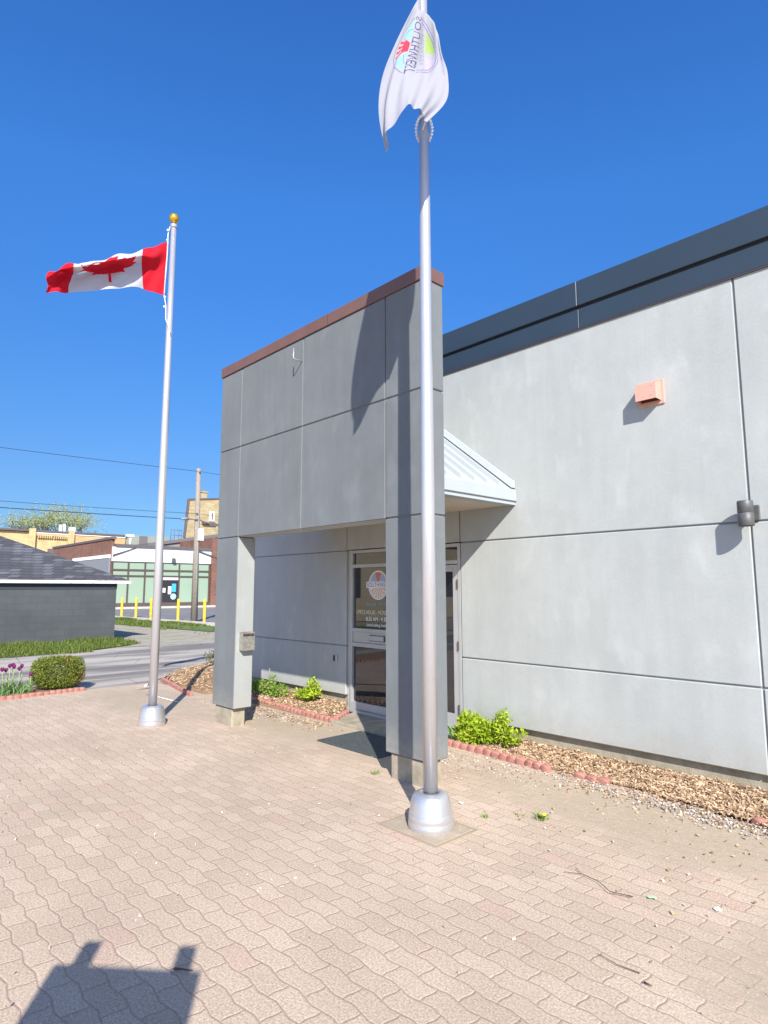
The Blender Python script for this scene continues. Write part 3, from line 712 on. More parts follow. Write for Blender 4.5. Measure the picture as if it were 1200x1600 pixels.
# vent hood
vh = empty('vent_hood', (-2.24, YW, 3.3), 'salmon pink sheet metal vent hood high on the light grey wall', 'vent')
MB().box(-2.352, -2.118, YW-.014, YW-.001, 3.205, 3.425, c=.003).build('backplate', M['salmon'], vh)
m = MB(); hy = YW-.125; X0, X1 = -2.325, -2.145
vs = [(X0, YW-.015, 3.41), (X1, YW-.015, 3.41), (X1, hy, 3.372), (X0, hy, 3.372), (X0, YW-.015, 3.235), (X1, YW-.015, 3.235), (X1, hy, 3.235), (X0, hy, 3.235)]
m.add(vs, [(0,1,2,3), (3,2,6,7), (0,3,7,4), (1,5,6,2)])
h_ = m.build('hood', M['salmon'], vh); so_ = h_.modifiers.new('solid', 'SOLIDIFY'); so_.thickness = .003; so_.offset = -1
MB().box(-2.318, -2.152, YW-.02, YW-.0145, 3.24, 3.40).build('duct', simple('dark_duct', (.10, .035, .025), .9), vh)

# wall light (up/down cylinder)
wlg = empty('wall_light', (-1.53, YW, 2.18), 'dark grey up and down wall light at the crossing of the wall joints', 'wall light')
MB().box(-1.575, -1.455, YW-.02, YW-.001, 2.125, 2.245, c=.005).build('backplate', M['dark_grey_metal'], wlg)
MB().box(-1.545, -1.495, YW-.07, YW-.02, 2.15, 2.21).build('arm', M['dark_grey_metal'], wlg)
m = MB(); c_ = (-1.523, YW-.118, 0)
m.lathe(c_, [(.001, 2.272), (.052, 2.272), (.056, 2.266), (.056, 2.181), (.053, 2.179), (.053, 2.175), (.056, 2.173), (.056, 2.082), (.052, 2.078), (.045, 2.078), (.045, 2.11), (.001, 2.11)], 32)
m.build('housing', M['dark_grey_metal'], wlg)

# ================= FLAGPOLES =================
def flagpole(x, y, label, ball=True, beads=False):
    p = empty('flagpole', (x, y, 0), label, 'flagpole', 'aluminium flagpoles on the plaza')
    m = MB(); m.tube([(x, y, .0), (x, y, 2.2), (x, y, 4.2), (x, y, 6.33)], [.050, .049, .043, .034], 32); m.build('shaft', M['alu'], p)
    m = MB(); prof = [(.150, 0), (.155, .012), (.155, .048), (.150, .056), (.152, .062), (.150, .10), (.147, .104), (.146, .108), (.138, .165), (.124, .205), (.112, .222), (.098, .230), (.080, .232), (.0515, .233), (.0515, .20)]
    m.lathe((x, y, 0), prof, 48); m.build('base_collar', M['alu_turned'], p)
    m = MB(); m.lathe((x, y, 0), [(.035, 6.33), (.045, 6.335), (.045, 6.375), (.02, 6.385), (.012, 6.40), (.012, 6.42)], 24); m.build('truck', M['alu'], p)
    m = MB(); m.ball((x, y, 6.47), .065, 14); m.build('finial', M['gold'], p)
    return p
pL = flagpole(-7.4435, -3.2269, 'aluminium flagpole with gold ball flying the red and white maple leaf flag')
pN = flagpole(-3.001, -3.1643, 'aluminium flagpole in front of the right portico leg flying a white flag')
# halyards
m = MB(); x, y = -7.4435, -3.2269
m.tube([(x+.0, y-.05, 6.33), (x+.03, y-.085, 6.2), (x+.037, y-.088, 6.09), (x+.032, y-.10, 5.35), (x+.04, y-.075, 5.22), (x+.02, y-.06, 5.05), (x+.075, y-.01, 4.86)], .006, 6)
for z in (6.11, 6.25, 5.33, 5.2): m.ball((x+.033, y-.09, z), .016, 6)
m.build('halyard', M['rope'], pL)
m = MB(); x, y = -3.001, -3.1643
m.tube([(x+.03, y-.045, 6.33), (x+.031, y-.055, 5.8), (x+.046, y-.03, 5.2), (x+.03, y-.048, 5.12)], .005, 6); m.build('halyard', M['rope'], pN)
m = MB(); ring = []
for i in range(27):
    a_ = 2*PI*i/26; c0 = math.cos(a_); s0 = math.sin(a_); rr = .062       # c0 = +1 on the side away from the building's corner
    ring.append(Vector((x-.68*c0*rr+.73*s0*rr, y+.73*c0*rr+.68*s0*rr, 5.165-.075*c0)))
for q in ring[:-1]: m.ball(q, .0115, 6)
m.tube(ring, .003, 5, cap=False)
m.build('bead_ring', M['white_plastic'], pN)
tag(MB().box(-3.30, -2.75, -3.39, -2.965, -.02, .0035).build('soil_joint', simple('soil_joint', (.32, .25, .17), .95)), kind='structure')
tag(MB().box(-3.275, -2.775, -3.365, -2.99, -.02, .006, c=.003).build('pole_footing_slab', M['slab']), kind='structure')

# ================= FLAGS =================
NEAR = [[[-2.97, -3.224, 6.285], [-2.97, -3.211, 6.169], [-2.957, -3.212, 6.039], [-2.957, -3.198, 5.907], [-2.955, -3.196, 5.767], [-2.952, -3.193, 5.628]], [[-2.96, -3.352, 6.026], [-2.908, -3.357, 6.005], [-2.866, -3.345, 5.981], [-2.844, -3.298, 5.977], [-2.798, -3.284, 5.887], [-2.781, -3.268, 5.798]], [[-2.942, -3.531, 5.629], [-2.863, -3.523, 5.609], [-2.813, -3.46, 5.605], [-2.819, -3.343, 5.635], [-2.722, -3.323, 5.558], [-2.664, -3.326, 5.474]], [[-2.914, -3.676, 5.257], [-2.823, -3.668, 5.241], [-2.764, -3.58, 5.277], [-2.753, -3.431, 5.333], [-2.651, -3.393, 5.288], [-2.609, -3.331, 5.268]], [[-2.848, -3.781, 4.883], [-2.756, -3.771, 4.899], [-2.671, -3.713, 4.975], [-2.624, -3.612, 4.967], [-2.593, -3.503, 4.984], [-2.553, -3.415, 4.991]], [[-2.804, -3.792, 4.55], [-2.69, -3.817, 4.615], [-2.595, -3.779, 4.761], [-2.575, -3.69, 4.786], [-2.585, -3.63, 4.76], [-2.577, -3.596, 4.728]]]
FAR = [[[-7.406, -3.311, 6.096], [-7.406, -3.312, 5.919], [-7.408, -3.316, 5.734], [-7.411, -3.323, 5.54], [-7.412, -3.327, 5.356]], [[-7.424, -3.488, 5.962], [-7.316, -3.541, 5.774], [-7.428, -3.498, 5.673], [-7.428, -3.498, 5.501], [-7.42, -3.478, 5.35]], [[-7.421, -3.764, 5.765], [-7.231, -3.829, 5.602], [-7.455, -3.743, 5.609], [-7.432, -3.737, 5.467], [-7.444, -3.711, 5.346]], [[-7.406, -4.031, 5.596], [-7.195, -4.096, 5.436], [-7.458, -3.999, 5.489], [-7.435, -3.993, 5.359], [-7.393, -3.992, 5.196]], [[-7.363, -4.305, 5.401], [-7.151, -4.364, 5.261], [-7.442, -4.29, 5.326], [-7.429, -4.315, 5.192], [-7.394, -4.338, 5.044]], [[-7.342, -4.532, 5.274], [-7.151, -4.592, 5.137], [-7.383, -4.528, 5.175], [-7.326, -4.55, 5.038], [-7.286, -4.554, 4.922]], [[-7.297, -4.681, 5.116], [-7.168, -4.746, 4.982], [-7.244, -4.717, 4.947], [-7.225, -4.725, 4.885], [-7.224, -4.722, 4.842]]]
def crom(P, t):
    n = len(P)-1; x = min(max(t, 0), 1)*n; i = min(int(x), n-1); f = x-i
    g = lambda k: P[k] if 0 <= k <= n else (P[0]*2-P[1] if k < 0 else P[n]*2-P[n-1])
    a, b, c, d = g(i-1), g(i), g(i+1), g(i+2)
    return .5*((2*b)+(c-a)*f+(2*a-5*b+4*c-d)*f*f+(3*b-a-3*c+d)*f**3)
class Surf:
    def __init__(s, G_, ripple): s.G = [[Vector(p) for p in r] for r in G_]; s.rip = ripple
    def raw(s, u, v): return crom([crom(r, v) for r in s.G], u)
    def nrm(s, u, v):
        e = .01; u = min(max(u, e), 1-e); v = min(max(v, e), 1-e)
        return (s.raw(u+e, v)-s.raw(u-e, v)).cross(s.raw(u, v+e)-s.raw(u, v-e)).normalized()
    def at(s, u, v, off=0):
        n = s.nrm(u, v); return s.raw(u, v)+n*(s.rip(u, v)+off)
def inpoly(x, y, P):
    c = False; j = len(P)-1
    for i in range(len(P)):
        if (P[i][1] > y) != (P[j][1] > y) and x < (P[j][0]-P[i][0])*(y-P[i][1])/(P[j][1]-P[i][1])+P[i][0]: c = not c
        j = i
    return c
half = [(0, 1.0), (-.13, .72), (-.30, .80), (-.21, .36), (-.47, .64), (-.52, .50), (-.80, .56), (-.70, .32), (-.84, .22), (-.40, -.16), (-.46, -.34), (-.04, -.26), (-.045, -.76)]
leaf = half+[(-x, y) for x, y in half[::-1]]
def grid_flag(name, S, NU, NV, cls, mats, cl):
    m = MB()
    for i in range(NU+1):
        for j in range(NV+1): m.v.append(tuple(S.at(i/NU, j/NV)))
    for i in range(NU):
        for j in range(NV):
            m.f.append([i*(NV+1)+j, (i+1)*(NV+1)+j, (i+1)*(NV+1)+j+1, i*(NV+1)+j+1]); m.m.append(cls((i+.5)/NU, (j+.5)/NV)); m.sm.append(True)
    return m
# Canadian flag
SF = Surf(FAR, lambda u, v: .018*u*math.sin(u*19+v*3)+.012*math.sin(u*33-v*9)*min(1, u*6))
def cls_far(u, v):
    if u < .25 or u > .75: return 1
    x = (u-.5)*2/.50; y = (.5-v)/.47
    return 1 if inpoly(x, y, leaf) else 0
mf = grid_flag('f', SF, 220, 110, cls_far, None, None)
mf.tube([SF.at(0, j/20) for j in range(21)], .008, 6, 0)
tag(mf.build('flag', [cloth('bright_white_nylon', (.60, .60, .62)), M['cloth_red']]), 'red and white maple leaf flag streaming from the left flagpole', 'flag')
# white municipal flag
SN = Surf(NEAR, lambda u, v: (.026*u*u*math.sin(v*23+u*4)*max(.2, 1-1.6*v))+.012*math.sin(v*11-u*7)*u+.006*math.sin(v*37+u*9)*u)
cu_, cv_, ru, rv = .45, .45, .185, .37
def glyph_hit(text, x0, x1, y0, y1):
    vs, fs, _ = text_shapes(text); T = [[(x0+(x1-x0)*vs[i][0], y0+(y1-y0)*vs[i][1]) for i in f] for f in fs]
    B_ = [(min(q[0] for q in t_), max(q[0] for q in t_), min(q[1] for q in t_), max(q[1] for q in t_)) for t_ in T]
    def hit(x, y):
        if not (x0 <= x <= x1 and y0 <= y <= y1): return False
        return any(b0 <= x <= b1 and b2 <= y <= b3 and inpoly(x, y, t_) for (b0, b1, b2, b3), t_ in zip(B_, T))
    return hit
hitA = glyph_hit('SOUTHWEST', -1.02, 1.02, -.10, .27); hitB = glyph_hit('MIDDLESEX', -.60, .60, -.36, -.20); hitC = glyph_hit('Municipality', .0, .85, -1.36, -1.16)
def cls_near(u, v):
    x = (u-cu_)/ru; y = (cv_-v)/rv; r = math.hypot(x, y); a_ = math.degrees(math.atan2(y, x)) % 360
    if hitA(x, y): return 4
    if hitB(x, y): return 5
    if hitC(x, y): return 5
    if -.14 < y < .31 and abs(x) < 1.06: return 0
    if .965 < r < 1.0: return 5
    if r < .90 and y >= .31:
        if 66 < a_ < 114: return 3 if int((a_-66)/6) % 2 == 0 or r < .6 else 0
        if 62 < a_ < 118: return 0
        return 5 if abs((r*9+a_*.05) % 3-1.5) < .16 and r > .5 else 2
    if y < -.14 and r < .90:
        if r > .86: return 6
        if y > -.42: return 0
        if 215 < a_ < 262: return 7
        if 285 < a_ < 330: return 8
    return 0
mn = grid_flag('f', SN, 300, 210, cls_near, None, None)
mn.build  # noqa
tag(mn.build('flag', [M['cloth_white'], M['cloth_red'], M['ink_lightblue'], M['ink_red'], M['ink_navy'], M['ink_grey'], M['ink_purple'], M['ink_green'], M['ink_lilac']]), 'white flag with a round blue and red printed emblem hanging from the nearer flagpole', 'flag')

# ================= sign behind the camera whose shadow falls on the paving =================
sg = empty('notice_board', (-.48, -6.9, 0), 'two-post notice board whose shadow falls on the paving at lower left', 'sign', rz=0)
TL = Vector((-3.065, -5.483, 0)); TR = Vector((-2.585, -5.052, 0)); H_ = 2.0
k_ = H_/math.tan(SUN_EL); hs = Vector((math.sin(SUN_AZ), math.cos(SUN_AZ), 0))
a = TL+hs*k_; b = TR+hs*k_; ax = (b-a).normalized(); nn = Vector((-ax.y, ax.x, 0)); W_ = (b-a).length
def slab(m, s0, s1, z0, z1, t0, t1):
    vs = [a+ax*s+nn*t+Vector((0, 0, z)) for z in (z0, z1) for (s, t) in ((s0, t0), (s1, t0), (s1, t1), (s0, t1))]
    m.add(vs, [(0,3,2,1),(4,5,6,7),(0,1,5,4),(1,2,6,5),(2,3,7,6),(3,0,4,7)])
m = MB(); slab(m, 0, W_, .9, H_, -.01, .01); m.build('panel', M['white_panel'], sg)
for s0 in (.07, .515):
    m = MB(); slab(m, s0, s0+.075, 0, 2.1, .012, .05); m.build('post', M['pole_wood'], sg)

# ================= EDGING =================
def edging(pts, label, group='scalloped concrete garden edging pieces', h=.075, z=0.0, cat='edging'):
    h *= .82
    """one edging piece along pts (list of (x,y)); scalloped top made of rounded blocks"""
    (xa, ya), (xb, yb) = pts; d = Vector((xb-xa, yb-ya, 0)); L = d.length; d.normalize(); n_ = Vector((-d.y, d.x, 0)); k = max(1, round(L/.095)); st = L/k
    o = Vector((xa, ya, z)); m = MB()
    for i in range(k):
        s0, s1 = i*st+.001, (i+1)*st-.001; hh = h*random.uniform(.93, 1.05)
        prof = []
        for q in range(9):
            f = q/8; prof.append((s0+(s1-s0)*f, hh-.018*(2*f-1)**4-.004*(2*f-1)**2, .026+.010*math.sin(PI*f)))
        vs = []; 
        for s, zz, t in prof: vs += [o+d*s+n_*-t+Vector((0, 0, -.03)), o+d*s+n_*-t+Vector((0, 0, zz-.01)), o+d*s+n_*-(t-.01)+Vector((0, 0, zz)), o+d*s+n_*.024+Vector((0, 0, zz)), o+d*s+n_*.03+Vector((0, 0, -.03))]
        fs_ = [(5*q+j, 5*q+j+1, 5*q+5+j+1, 5*q+5+j) for q in range(8) for j in range(4)]
        fs_ += [(0, 4, 3, 2, 1), (40, 41, 42, 43, 44)]
        m.add(vs, fs_)
    return tag(m.build('garden_edging', M['red_edge']), label, cat, group)
edging([(-4.42, -1.385), (-3.82, -1.40)], 'pinkish scalloped edging piece below the lime shrub by the door')
edging([(-3.81, -1.41), (-3.42, -1.435)], 'middle scalloped edging piece right of the lime shrubs')
edging([(-3.41, -1.425), (-3.14, -1.47)], 'slightly shifted edging piece at the open end of the row under the right wall')
edging([(-2.93, -1.42), (-2.62, -1.40)], 'loose edging piece lying half sunk in chips under the vent hood', h=.055)
edging([(-1.53, -1.50), (-1.28, -1.53)], 'weathered edging pieces at the right edge of the photo', h=.06)
edging([(-8.55, -1.47), (-7.95, -1.50)], 'edging piece just right of the left portico leg')
edging([(-7.94, -1.50), (-7.36, -1.53)], 'edging piece in front of the low green plants')
edging([(-7.35, -1.53), (-6.72, -1.56)], 'edging piece before the bare chips left of the entrance')
edging([(-6.71, -1.56), (-6.03, -1.58)], 'edging piece ending at the bed corner by the entrance')
edging([(-6.02, -1.57), (-6.28, -1.16)], 'edging piece turning back to the wall beside the entrance slab', z=.02)
edging([(-9.0, -1.97), (-9.62, -1.86)], 'edging piece just left of the left portico leg', h=.07)
edging([(-9.63, -1.86), (-10.25, -1.72)], 'edging piece in the middle of the bed behind the left flagpole', h=.07)
edging([(-10.26, -1.72), (-10.98, -1.56)], 'edging piece at the far corner of the bed behind the left flagpole', h=.06)
for i, (p, q, l) in enumerate([((-10.50, -5.4), (-10.53, -4.8), 'edging piece nearest the left edge of the photo'), ((-10.53, -4.79), (-10.58, -4.19), 'edging piece in front of the tulips'), ((-10.58, -4.18), (-10.64, -3.58), 'edging piece before the clipped shrub, nearer the tulips'), ((-10.64, -3.57), (-10.70, -2.95), 'edging piece before the clipped shrub, at its far end')]):
    edging(p, l, h=.07) if False else edging([p, q], l, h=.07)

# ================= PLANTS =================
def leafcloud(m, n, samp, s0, s1, mi=0, asp=.5):
    for _ in range(n):
        p, out = samp(); L = random.uniform(s0, s1); W2 = L*asp
        d = (Vector((random.gauss(0, 1), random.gauss(0, 1), random.gauss(0, 1))).normalized()*.9+out*.3).normalized()
        t_ = d.cross(Vector((random.gauss(0, 1), random.gauss(0, 1), random.gauss(0, 1)))).normalized(); nn_ = d.cross(t_)
        b_ = p; m.add([b_, b_+d*L*.5+t_*W2*.5+nn_*L*.06, b_+d*L, b_+d*L*.5-t_*W2*.5+nn_*L*.06], [(0, 1, 2, 3)], mi)
def ell(c, r):
    def f():
        while 1:
            q = Vector((random.uniform(-1, 1), random.uniform(-1, 1), random.uniform(-1, 1)))
            if .25 < q.length < 1: break
        return Vector((c[0]+q.x*r[0], c[1]+q.y*r[1], c[2]+q.z*r[2])), q.normalized()*.7
    return f
def shrub(name, base, clumps, n, s0, s1, mat, label, cat='shrub', group=None, asp=.5, stems=8):
    e = empty(name, base, label, cat, group); m = MB()
    tot = sum(c[1][0]*c[1][1]*c[1][2] for c in clumps)
    for c, r in clumps:
        leafcloud(m, int(n*r[0]*r[1]*r[2]/tot)+1, ell((base[0]+c[0], base[1]+c[1], base[2]+c[2]), r), s0, s1, 0, asp)
    m.build('foliage', mat, e); m = MB()
    for _ in range(stems):
        c, r = random.choice(clumps); q = Vector(base)+Vector(c)+Vector((random.uniform(-.5, .5)*r[0], random.uniform(-.5, .5)*r[1], random.uniform(-.2, .5)*r[2])); b0 = Vector(base)+Vector((random.uniform(-.04, .04), random.uniform(-.04, .04), -.02))
        m.tube([b0, (b0+q)/2+Vector((random.uniform(-.02, .02), random.uniform(-.02, .02), 0)), q], [.006, .004, .002], 5)
    m.build('stem', M['bark'], e); return e
shrub('lime_shrub', (-4.16, -1.24, .06), [((-0.057, 0.020, 0.156), (0.153, 0.110, 0.119)), ((0.060, -0.020, 0.120), (0.153, 0.120, 0.105)), ((-0.156, 0.020, 0.072), (0.108, 0.110, 0.084)), ((0.132, 0.020, 0.072), (0.108, 0.100, 0.077)), ((-0.030, -0.050, 0.042), (0.180, 0.100, 0.049)), ((-0.174, 0.040, 0.204), (0.063, 0.060, 0.056)), ((0.150, 0.030, 0.168), (0.081, 0.080, 0.042))], 1500, .03, .062, M['leaf_lime'], 'bushy bright lime green shrub beside the door jamb', group='lime shrubs by the door')
shrub('lime_shrub', (-3.78, -1.22, .07), [((-0.042, 0.030, 0.265), (0.068, 0.060, 0.078)), ((-0.132, 0.030, 0.218), (0.045, 0.050, 0.062)), ((-0.060, 0.020, 0.156), (0.090, 0.080, 0.078)), ((0.030, 0.000, 0.078), (0.108, 0.080, 0.062)), ((0.111, 0.020, 0.140), (0.117, 0.060, 0.039)), ((-0.123, 0.010, 0.078), (0.081, 0.070, 0.047))], 620, .028, .055, M['leaf_lime'], 'taller looser lime green shrub against the right wall', group='lime shrubs by the door')
shrub('garden_plant', (-8.05, -1.30, .08), [((-.35, 0, .08), (.25, .12, .08)), ((.05, -.02, .10), (.3, .13, .10)), ((.38, .0, .09), (.22, .12, .09)), ((.1, .08, .2), (.1, .06, .08))], 1100, .03, .055, M['leaf_green'], 'low spreading green plant behind the portico leg', 'plant')
shrub('lime_shrub', (-7.02, -1.24, .10), [((0.000, 0.000, 0.086), (0.144, 0.120, 0.072)), ((0.054, 0.030, 0.194), (0.108, 0.080, 0.065)), ((0.018, 0.030, 0.274), (0.054, 0.050, 0.043)), ((0.162, 0.000, 0.115), (0.108, 0.080, 0.036)), ((-0.144, 0.000, 0.072), (0.108, 0.100, 0.058))], 650, .035, .065, M['leaf_lime'], 'small lime green shrub in the bed left of the entrance', group=None)
# dry stalk
m = MB(); m.tube([(-7.98, -1.25, .1), (-7.97, -1.25, .3), (-7.99, -1.24, .45)], [.004, .003, .002], 5)
for i in range(40): leafcloud(m, 1, lambda: (Vector((-7.985+random.gauss(0, .02), -1.245+random.gauss(0, .02), .1+random.random()*.37)), Vector((0, 0, .5))), .01, .03)
tag(m.build('dry_stalk', simple('dry_stalk', (.42, .36, .27), .9)), 'thin dry flower stalk standing in the bed left of the entrance', 'plant')
# strap leaved plant by the door
def strap(m, b, az, L, lean, w_, mi=0, n=6):
    d = Vector((math.cos(az), math.sin(az), 0)); s = Vector((-math.sin(az), math.cos(az), 0)); vs = []
    for i in range(n+1):
        f = i/n; p = b+d*(lean*L*f*f)+Vector((0, 0, L*f*(1-.28*f*lean))); ww = w_*(math.sin(PI*min(1, .18+f*.82)))**.8
        vs += [p-s*ww*.5+d*.004, p+s*ww*.5+d*.004, p-Vector((0, 0, 0))]
    fs_ = []
    for i in range(n):
        a0 = 3*i; b0 = a0+3; fs_ += [(a0, a0+2, b0+2, b0), (a0+2, a0+1, b0+1, b0+2)]
    m.add(vs, fs_, mi, True)
m = MB()
for i in range(7): strap(m, Vector((-4.40+random.gauss(0, .01), -1.30+random.gauss(0, .01), .03)), 2.6+i*.35, random.uniform(.15, .25), random.uniform(.4, .9), .028)
tag(m.build('strap_leaf_plant', M['leaf_tulip']), 'small grey-green strap leaved plant tucked beside the door jamb', 'plant')
# brushy growth behind bed at left
shrub('garden_plant', (-11.9, .05, .05), [((-.5, .2, .12), (.4, .25, .12)), ((.1, .1, .14), (.4, .25, .13)), ((.7, .35, .14), (.4, .3, .16)), ((1.2, .6, .14), (.4, .3, .15))], 1400, .03, .07, leafmat('olive_leaves', (.07, .08, .03), (.16, .17, .06), (.30, .27, .14)), 'low dark olive ground plant at the back of the bed by the road', 'plant')

# clipped hedge shrub
hb = empty('clipped_shrub', (-10.98, -3.32, .0), 'clipped box-shaped olive green shrub with rusty lower right corner', 'shrub')
def boxy(c, r):
    def f():
        while 1:
            q = Vector((random.uniform(-1, 1), random.uniform(-1, 1), random.uniform(-1, 1)))
            k = (abs(q.x)**3.5+abs(q.y)**3.5+abs(q.z)**3.5)
            if .12 < k < 1: break
        bump_ = 1+.06*noise.noise((q.x*3, q.y*3, q.z*3))
        return Vector((c[0]+q.x*r[0]*bump_, c[1]+q.y*r[1]*bump_, c[2]+q.z*r[2]*bump_)), q.normalized()*.9
    return f
m = MB(); B = boxy((-11.0, -3.28, .30), (.28, .38, .235))
for i in range(13000):
    p, o_ = B(); rust = (p.y > -3.05 and p.z < .30 and random.random() < .6) or (abs(p.y+3.2) < .08 and p.z > .45 and random.random() < .3)
    leafcloud(m, 1, lambda: (p, o_), .018, .042, 1 if rust else 0, .42)
m.build('foliage', [M['leaf_hedge'], M['leaf_rust']], hb)
m = MB()
for i in range(14):
    a_ = random.uniform(0, 2*PI); q = Vector((-11+.2*math.cos(a_), -3.32+.3*math.sin(a_), random.uniform(.25, .5)))
    m.tube([(-11+.05*math.cos(a_), -3.32+.08*math.sin(a_), 0), q], [.012, .005], 5)
m.build('stem', M['bark'], hb)

# tulips
def tulip(x, y, h, label, s=1.0):
    e = empty('tulip', (x, y, .03), label, 'tulip', 'purple tulips beside the clipped shrub')
    m = MB(); lx, ly_ = random.uniform(-.03, .03), random.uniform(-.03, .03)
    m.tube([(x, y, .03), (x+lx*.4, y+ly_*.4, h*.5), (x+lx, y+ly_, h-.05)], .0045, 6); m.build('stem', M['stem'], e)
    m = MB()
    for i in range(6): strap(m, Vector((x+random.gauss(0, .012), y+random.gauss(0, .012), .03)), random.uniform(0, 2*PI), random.uniform(.18, .30), random.uniform(.25, .7), random.uniform(.022, .036))
    m.build('leaf', M['leaf_tulip'], e)
    m = MB()
    for i in range(6):
        az_ = i*PI/3+(.3 if i % 2 else 0); d = Vector((math.cos(az_), math.sin(az_), 0)); s_ = Vector((-d.y, d.x, 0)); c0 = Vector((x+lx, y+ly_, h-.055)); vs = []
        for j in range(6):
            f = j/5; r_ = .024*math.sin(PI*(.12+.62*f)) * (1 if i % 2 else .9); ww = .020*math.sin(PI*min(.97, .12+f*.85)); p = c0+d*r_+Vector((0, 0, .062*f))
            vs += [p-s_*ww-d*.004, p+d*.002, p+s_*ww-d*.004]
        m.add(vs, [t_ for j in range(5) for t_ in ((3*j, 3*j+1, 3*j+4, 3*j+3), (3*j+1, 3*j+2, 3*j+5, 3*j+4))], 0, True)
    m.build('petals', M['petal'], e); return e
tl = ['leftmost of the full tulip cluster, leaning over the edging', 'low front bloom of the tulip cluster', 'tulip raised highest at the left of its cluster', 'tulip with a broad bloom in the middle of the cluster', 'tulip standing behind the middle of the cluster', 'pair-mate tulip on the right side of the cluster', 'rightmost tall tulip of the cluster', 'short dark tulip touching the clipped shrub']
tp = [(-10.82, -4.08, .44), (-10.88, -4.02, .42), (-10.85, -4.0, .48), (-10.92, -3.95, .46), (-10.98, -3.92, .48), (-10.86, -3.86, .43), (-10.92, -3.80, .46), (-10.80, -3.72, .34)]
for (x, y, h), l in zip(tp, tl): tulip(x, y, h, 'purple '+l if not l.startswith('short') else l)
tulip(-10.75, -4.33, .42, 'purple tulip cut by the left edge of the photo, higher of the two'); tulip(-10.66, -4.30, .38, 'purple tulip cut by the left edge of the photo, lower of the two')
m = MB()
for i in range(70): strap(m, Vector((-10.9+random.gauss(0, .10), random.uniform(-4.5, -3.7), .03)), random.uniform(0, 2*PI), random.uniform(.10, .22), random.uniform(.3, .9), random.uniform(.015, .03))
tag(m.build('ground_leaves', M['leaf_tulip']), kind='stuff')

# weeds in the joints, dandelion
def weed(x, y, n, L, label, flower=False, cat='weed'):
    e = empty('weed', (x, y, 0), label, cat)
    m = MB()
    for i in range(n): strap(m, Vector((x+random.gauss(0, L*.5), y+random.gauss(0, L*.4), 0)), random.uniform(0, 2*PI), L*random.uniform(.5, 1.1), random.uniform(.5, 1.6), L*.14, n=4)
    m.build('leaf', M['leaf_green'], e)
    if flower:
        m = MB(); m.ball((x+.04, y-.02, .05), .016, 6, 0, .5); m.tube([(x, y, 0), (x+.04, y-.02, .05)], .0025, 5); m.build('flower', M['dandelion'], e)
weed(-2.57, -2.50, 26, .055, 'dandelion weed with one yellow flower growing between the pavers', True, 'dandelion')
weed(-2.86, -2.75, 12, .035, 'sparse weed tuft in the paving beside the slab of the near flagpole')
weed(-2.72, -2.55, 9, .03, 'tiny weed tuft between the near flagpole and the dandelion')
weed(-4.15, -2.62, 14, .045, 'weed tuft at the foot of the right portico leg')
# twigs, sticks, litter
def twig(pts, r, label, mat='twig', name='twig', cat='twig', extra=()):
    m = MB(); m.tube(pts, [r*(1-.5*i/(len(pts)-1)) for i in range(len(pts))], 6)
    for q in extra: m.tube(q, r*.6, 5)
    tag(m.build(name, M[mat]), label, cat)
twig([(-1.62, -3.12, .012), (-1.72, -3.17, .02), (-1.82, -3.10, .016), (-1.93, -3.08, .014), (-2.02, -3.12, .01)], .0026, 'thin crooked twig with a forked end lying on the pavers', extra=[[(-1.93, -3.08, .012), (-2.0, -3.03, .012)], [(-1.64, -3.13, .015), (-1.60, -3.16, .03)]])
twig([(-1.31, -3.72, .008), (-1.40, -3.74, .012), (-1.50, -3.72, .008)], .0022, 'short straight twig lying on the pavers at lower right')
twig([(-1.27, -3.77, .01), (-1.235, -3.775, .012)], .004, 'stubby reddish twig bit at the end of the short twig')
twig([(-2.675, -5.125, .008), (-2.64, -5.105, .012), (-2.61, -5.075, .008)], .005, 'curled dead bit of twig inside the sign shadow')
twig([(-9.58, -2.413, .012), (-9.1, -2.385, .014), (-8.63, -2.35, .012)], .009, 'thin white plastic pipe lying behind the left flagpole', 'white_plastic', 'plastic_pipe', 'pipe')
twig([(-10.40, -2.097, .015), (-10.63, -1.94, .015)], .018, 'short white plastic scrap lying left of the far flagpole', 'white_plastic', 'plastic_scrap', 'litter')
twig([(-10.15, -2.36, .012), (-10.16, -2.13, .012)], .014, 'weathered stick lying by the white pipe', 'pole_wood', 'stick', 'stick')
def scrap(x, y, s, label, mat, name='paper_scrap'):
    m = MB(); n = 7; c0 = [(x+s*random.uniform(.6, 1)*math.cos(2*PI*i/n), y+s*.6*random.uniform(.6, 1)*math.sin(2*PI*i/n), .006+random.uniform(0, .012)) for i in range(n)]
    m.add([(x, y, .014)]+c0, [(0, i+1, (i+1) % n+1) for i in range(n)]); o = m.build(name, mat); md = o.modifiers.new('s', 'SOLIDIFY'); md.thickness = .002
    tag(o, label, 'litter')
scrap(-3.16, -2.66, .028, 'white scrap lying on the paving behind the near flagpole', M['white_plastic'])
scrap(-1.55, -3.05, .035, 'pale green leaf scrap lying on the pavers right of the crooked twig', simple('pale_leaf', (.45, .68, .42), .6), 'leaf_scrap')
scrap(-1.27, -2.93, .03, 'white cigarette-sized paper scrap on the pavers at the right', M['white_plastic'])
scrap(-5.85, -1.30, .05, 'crumpled white paper on the slab under the glazing', M['white_plastic'])

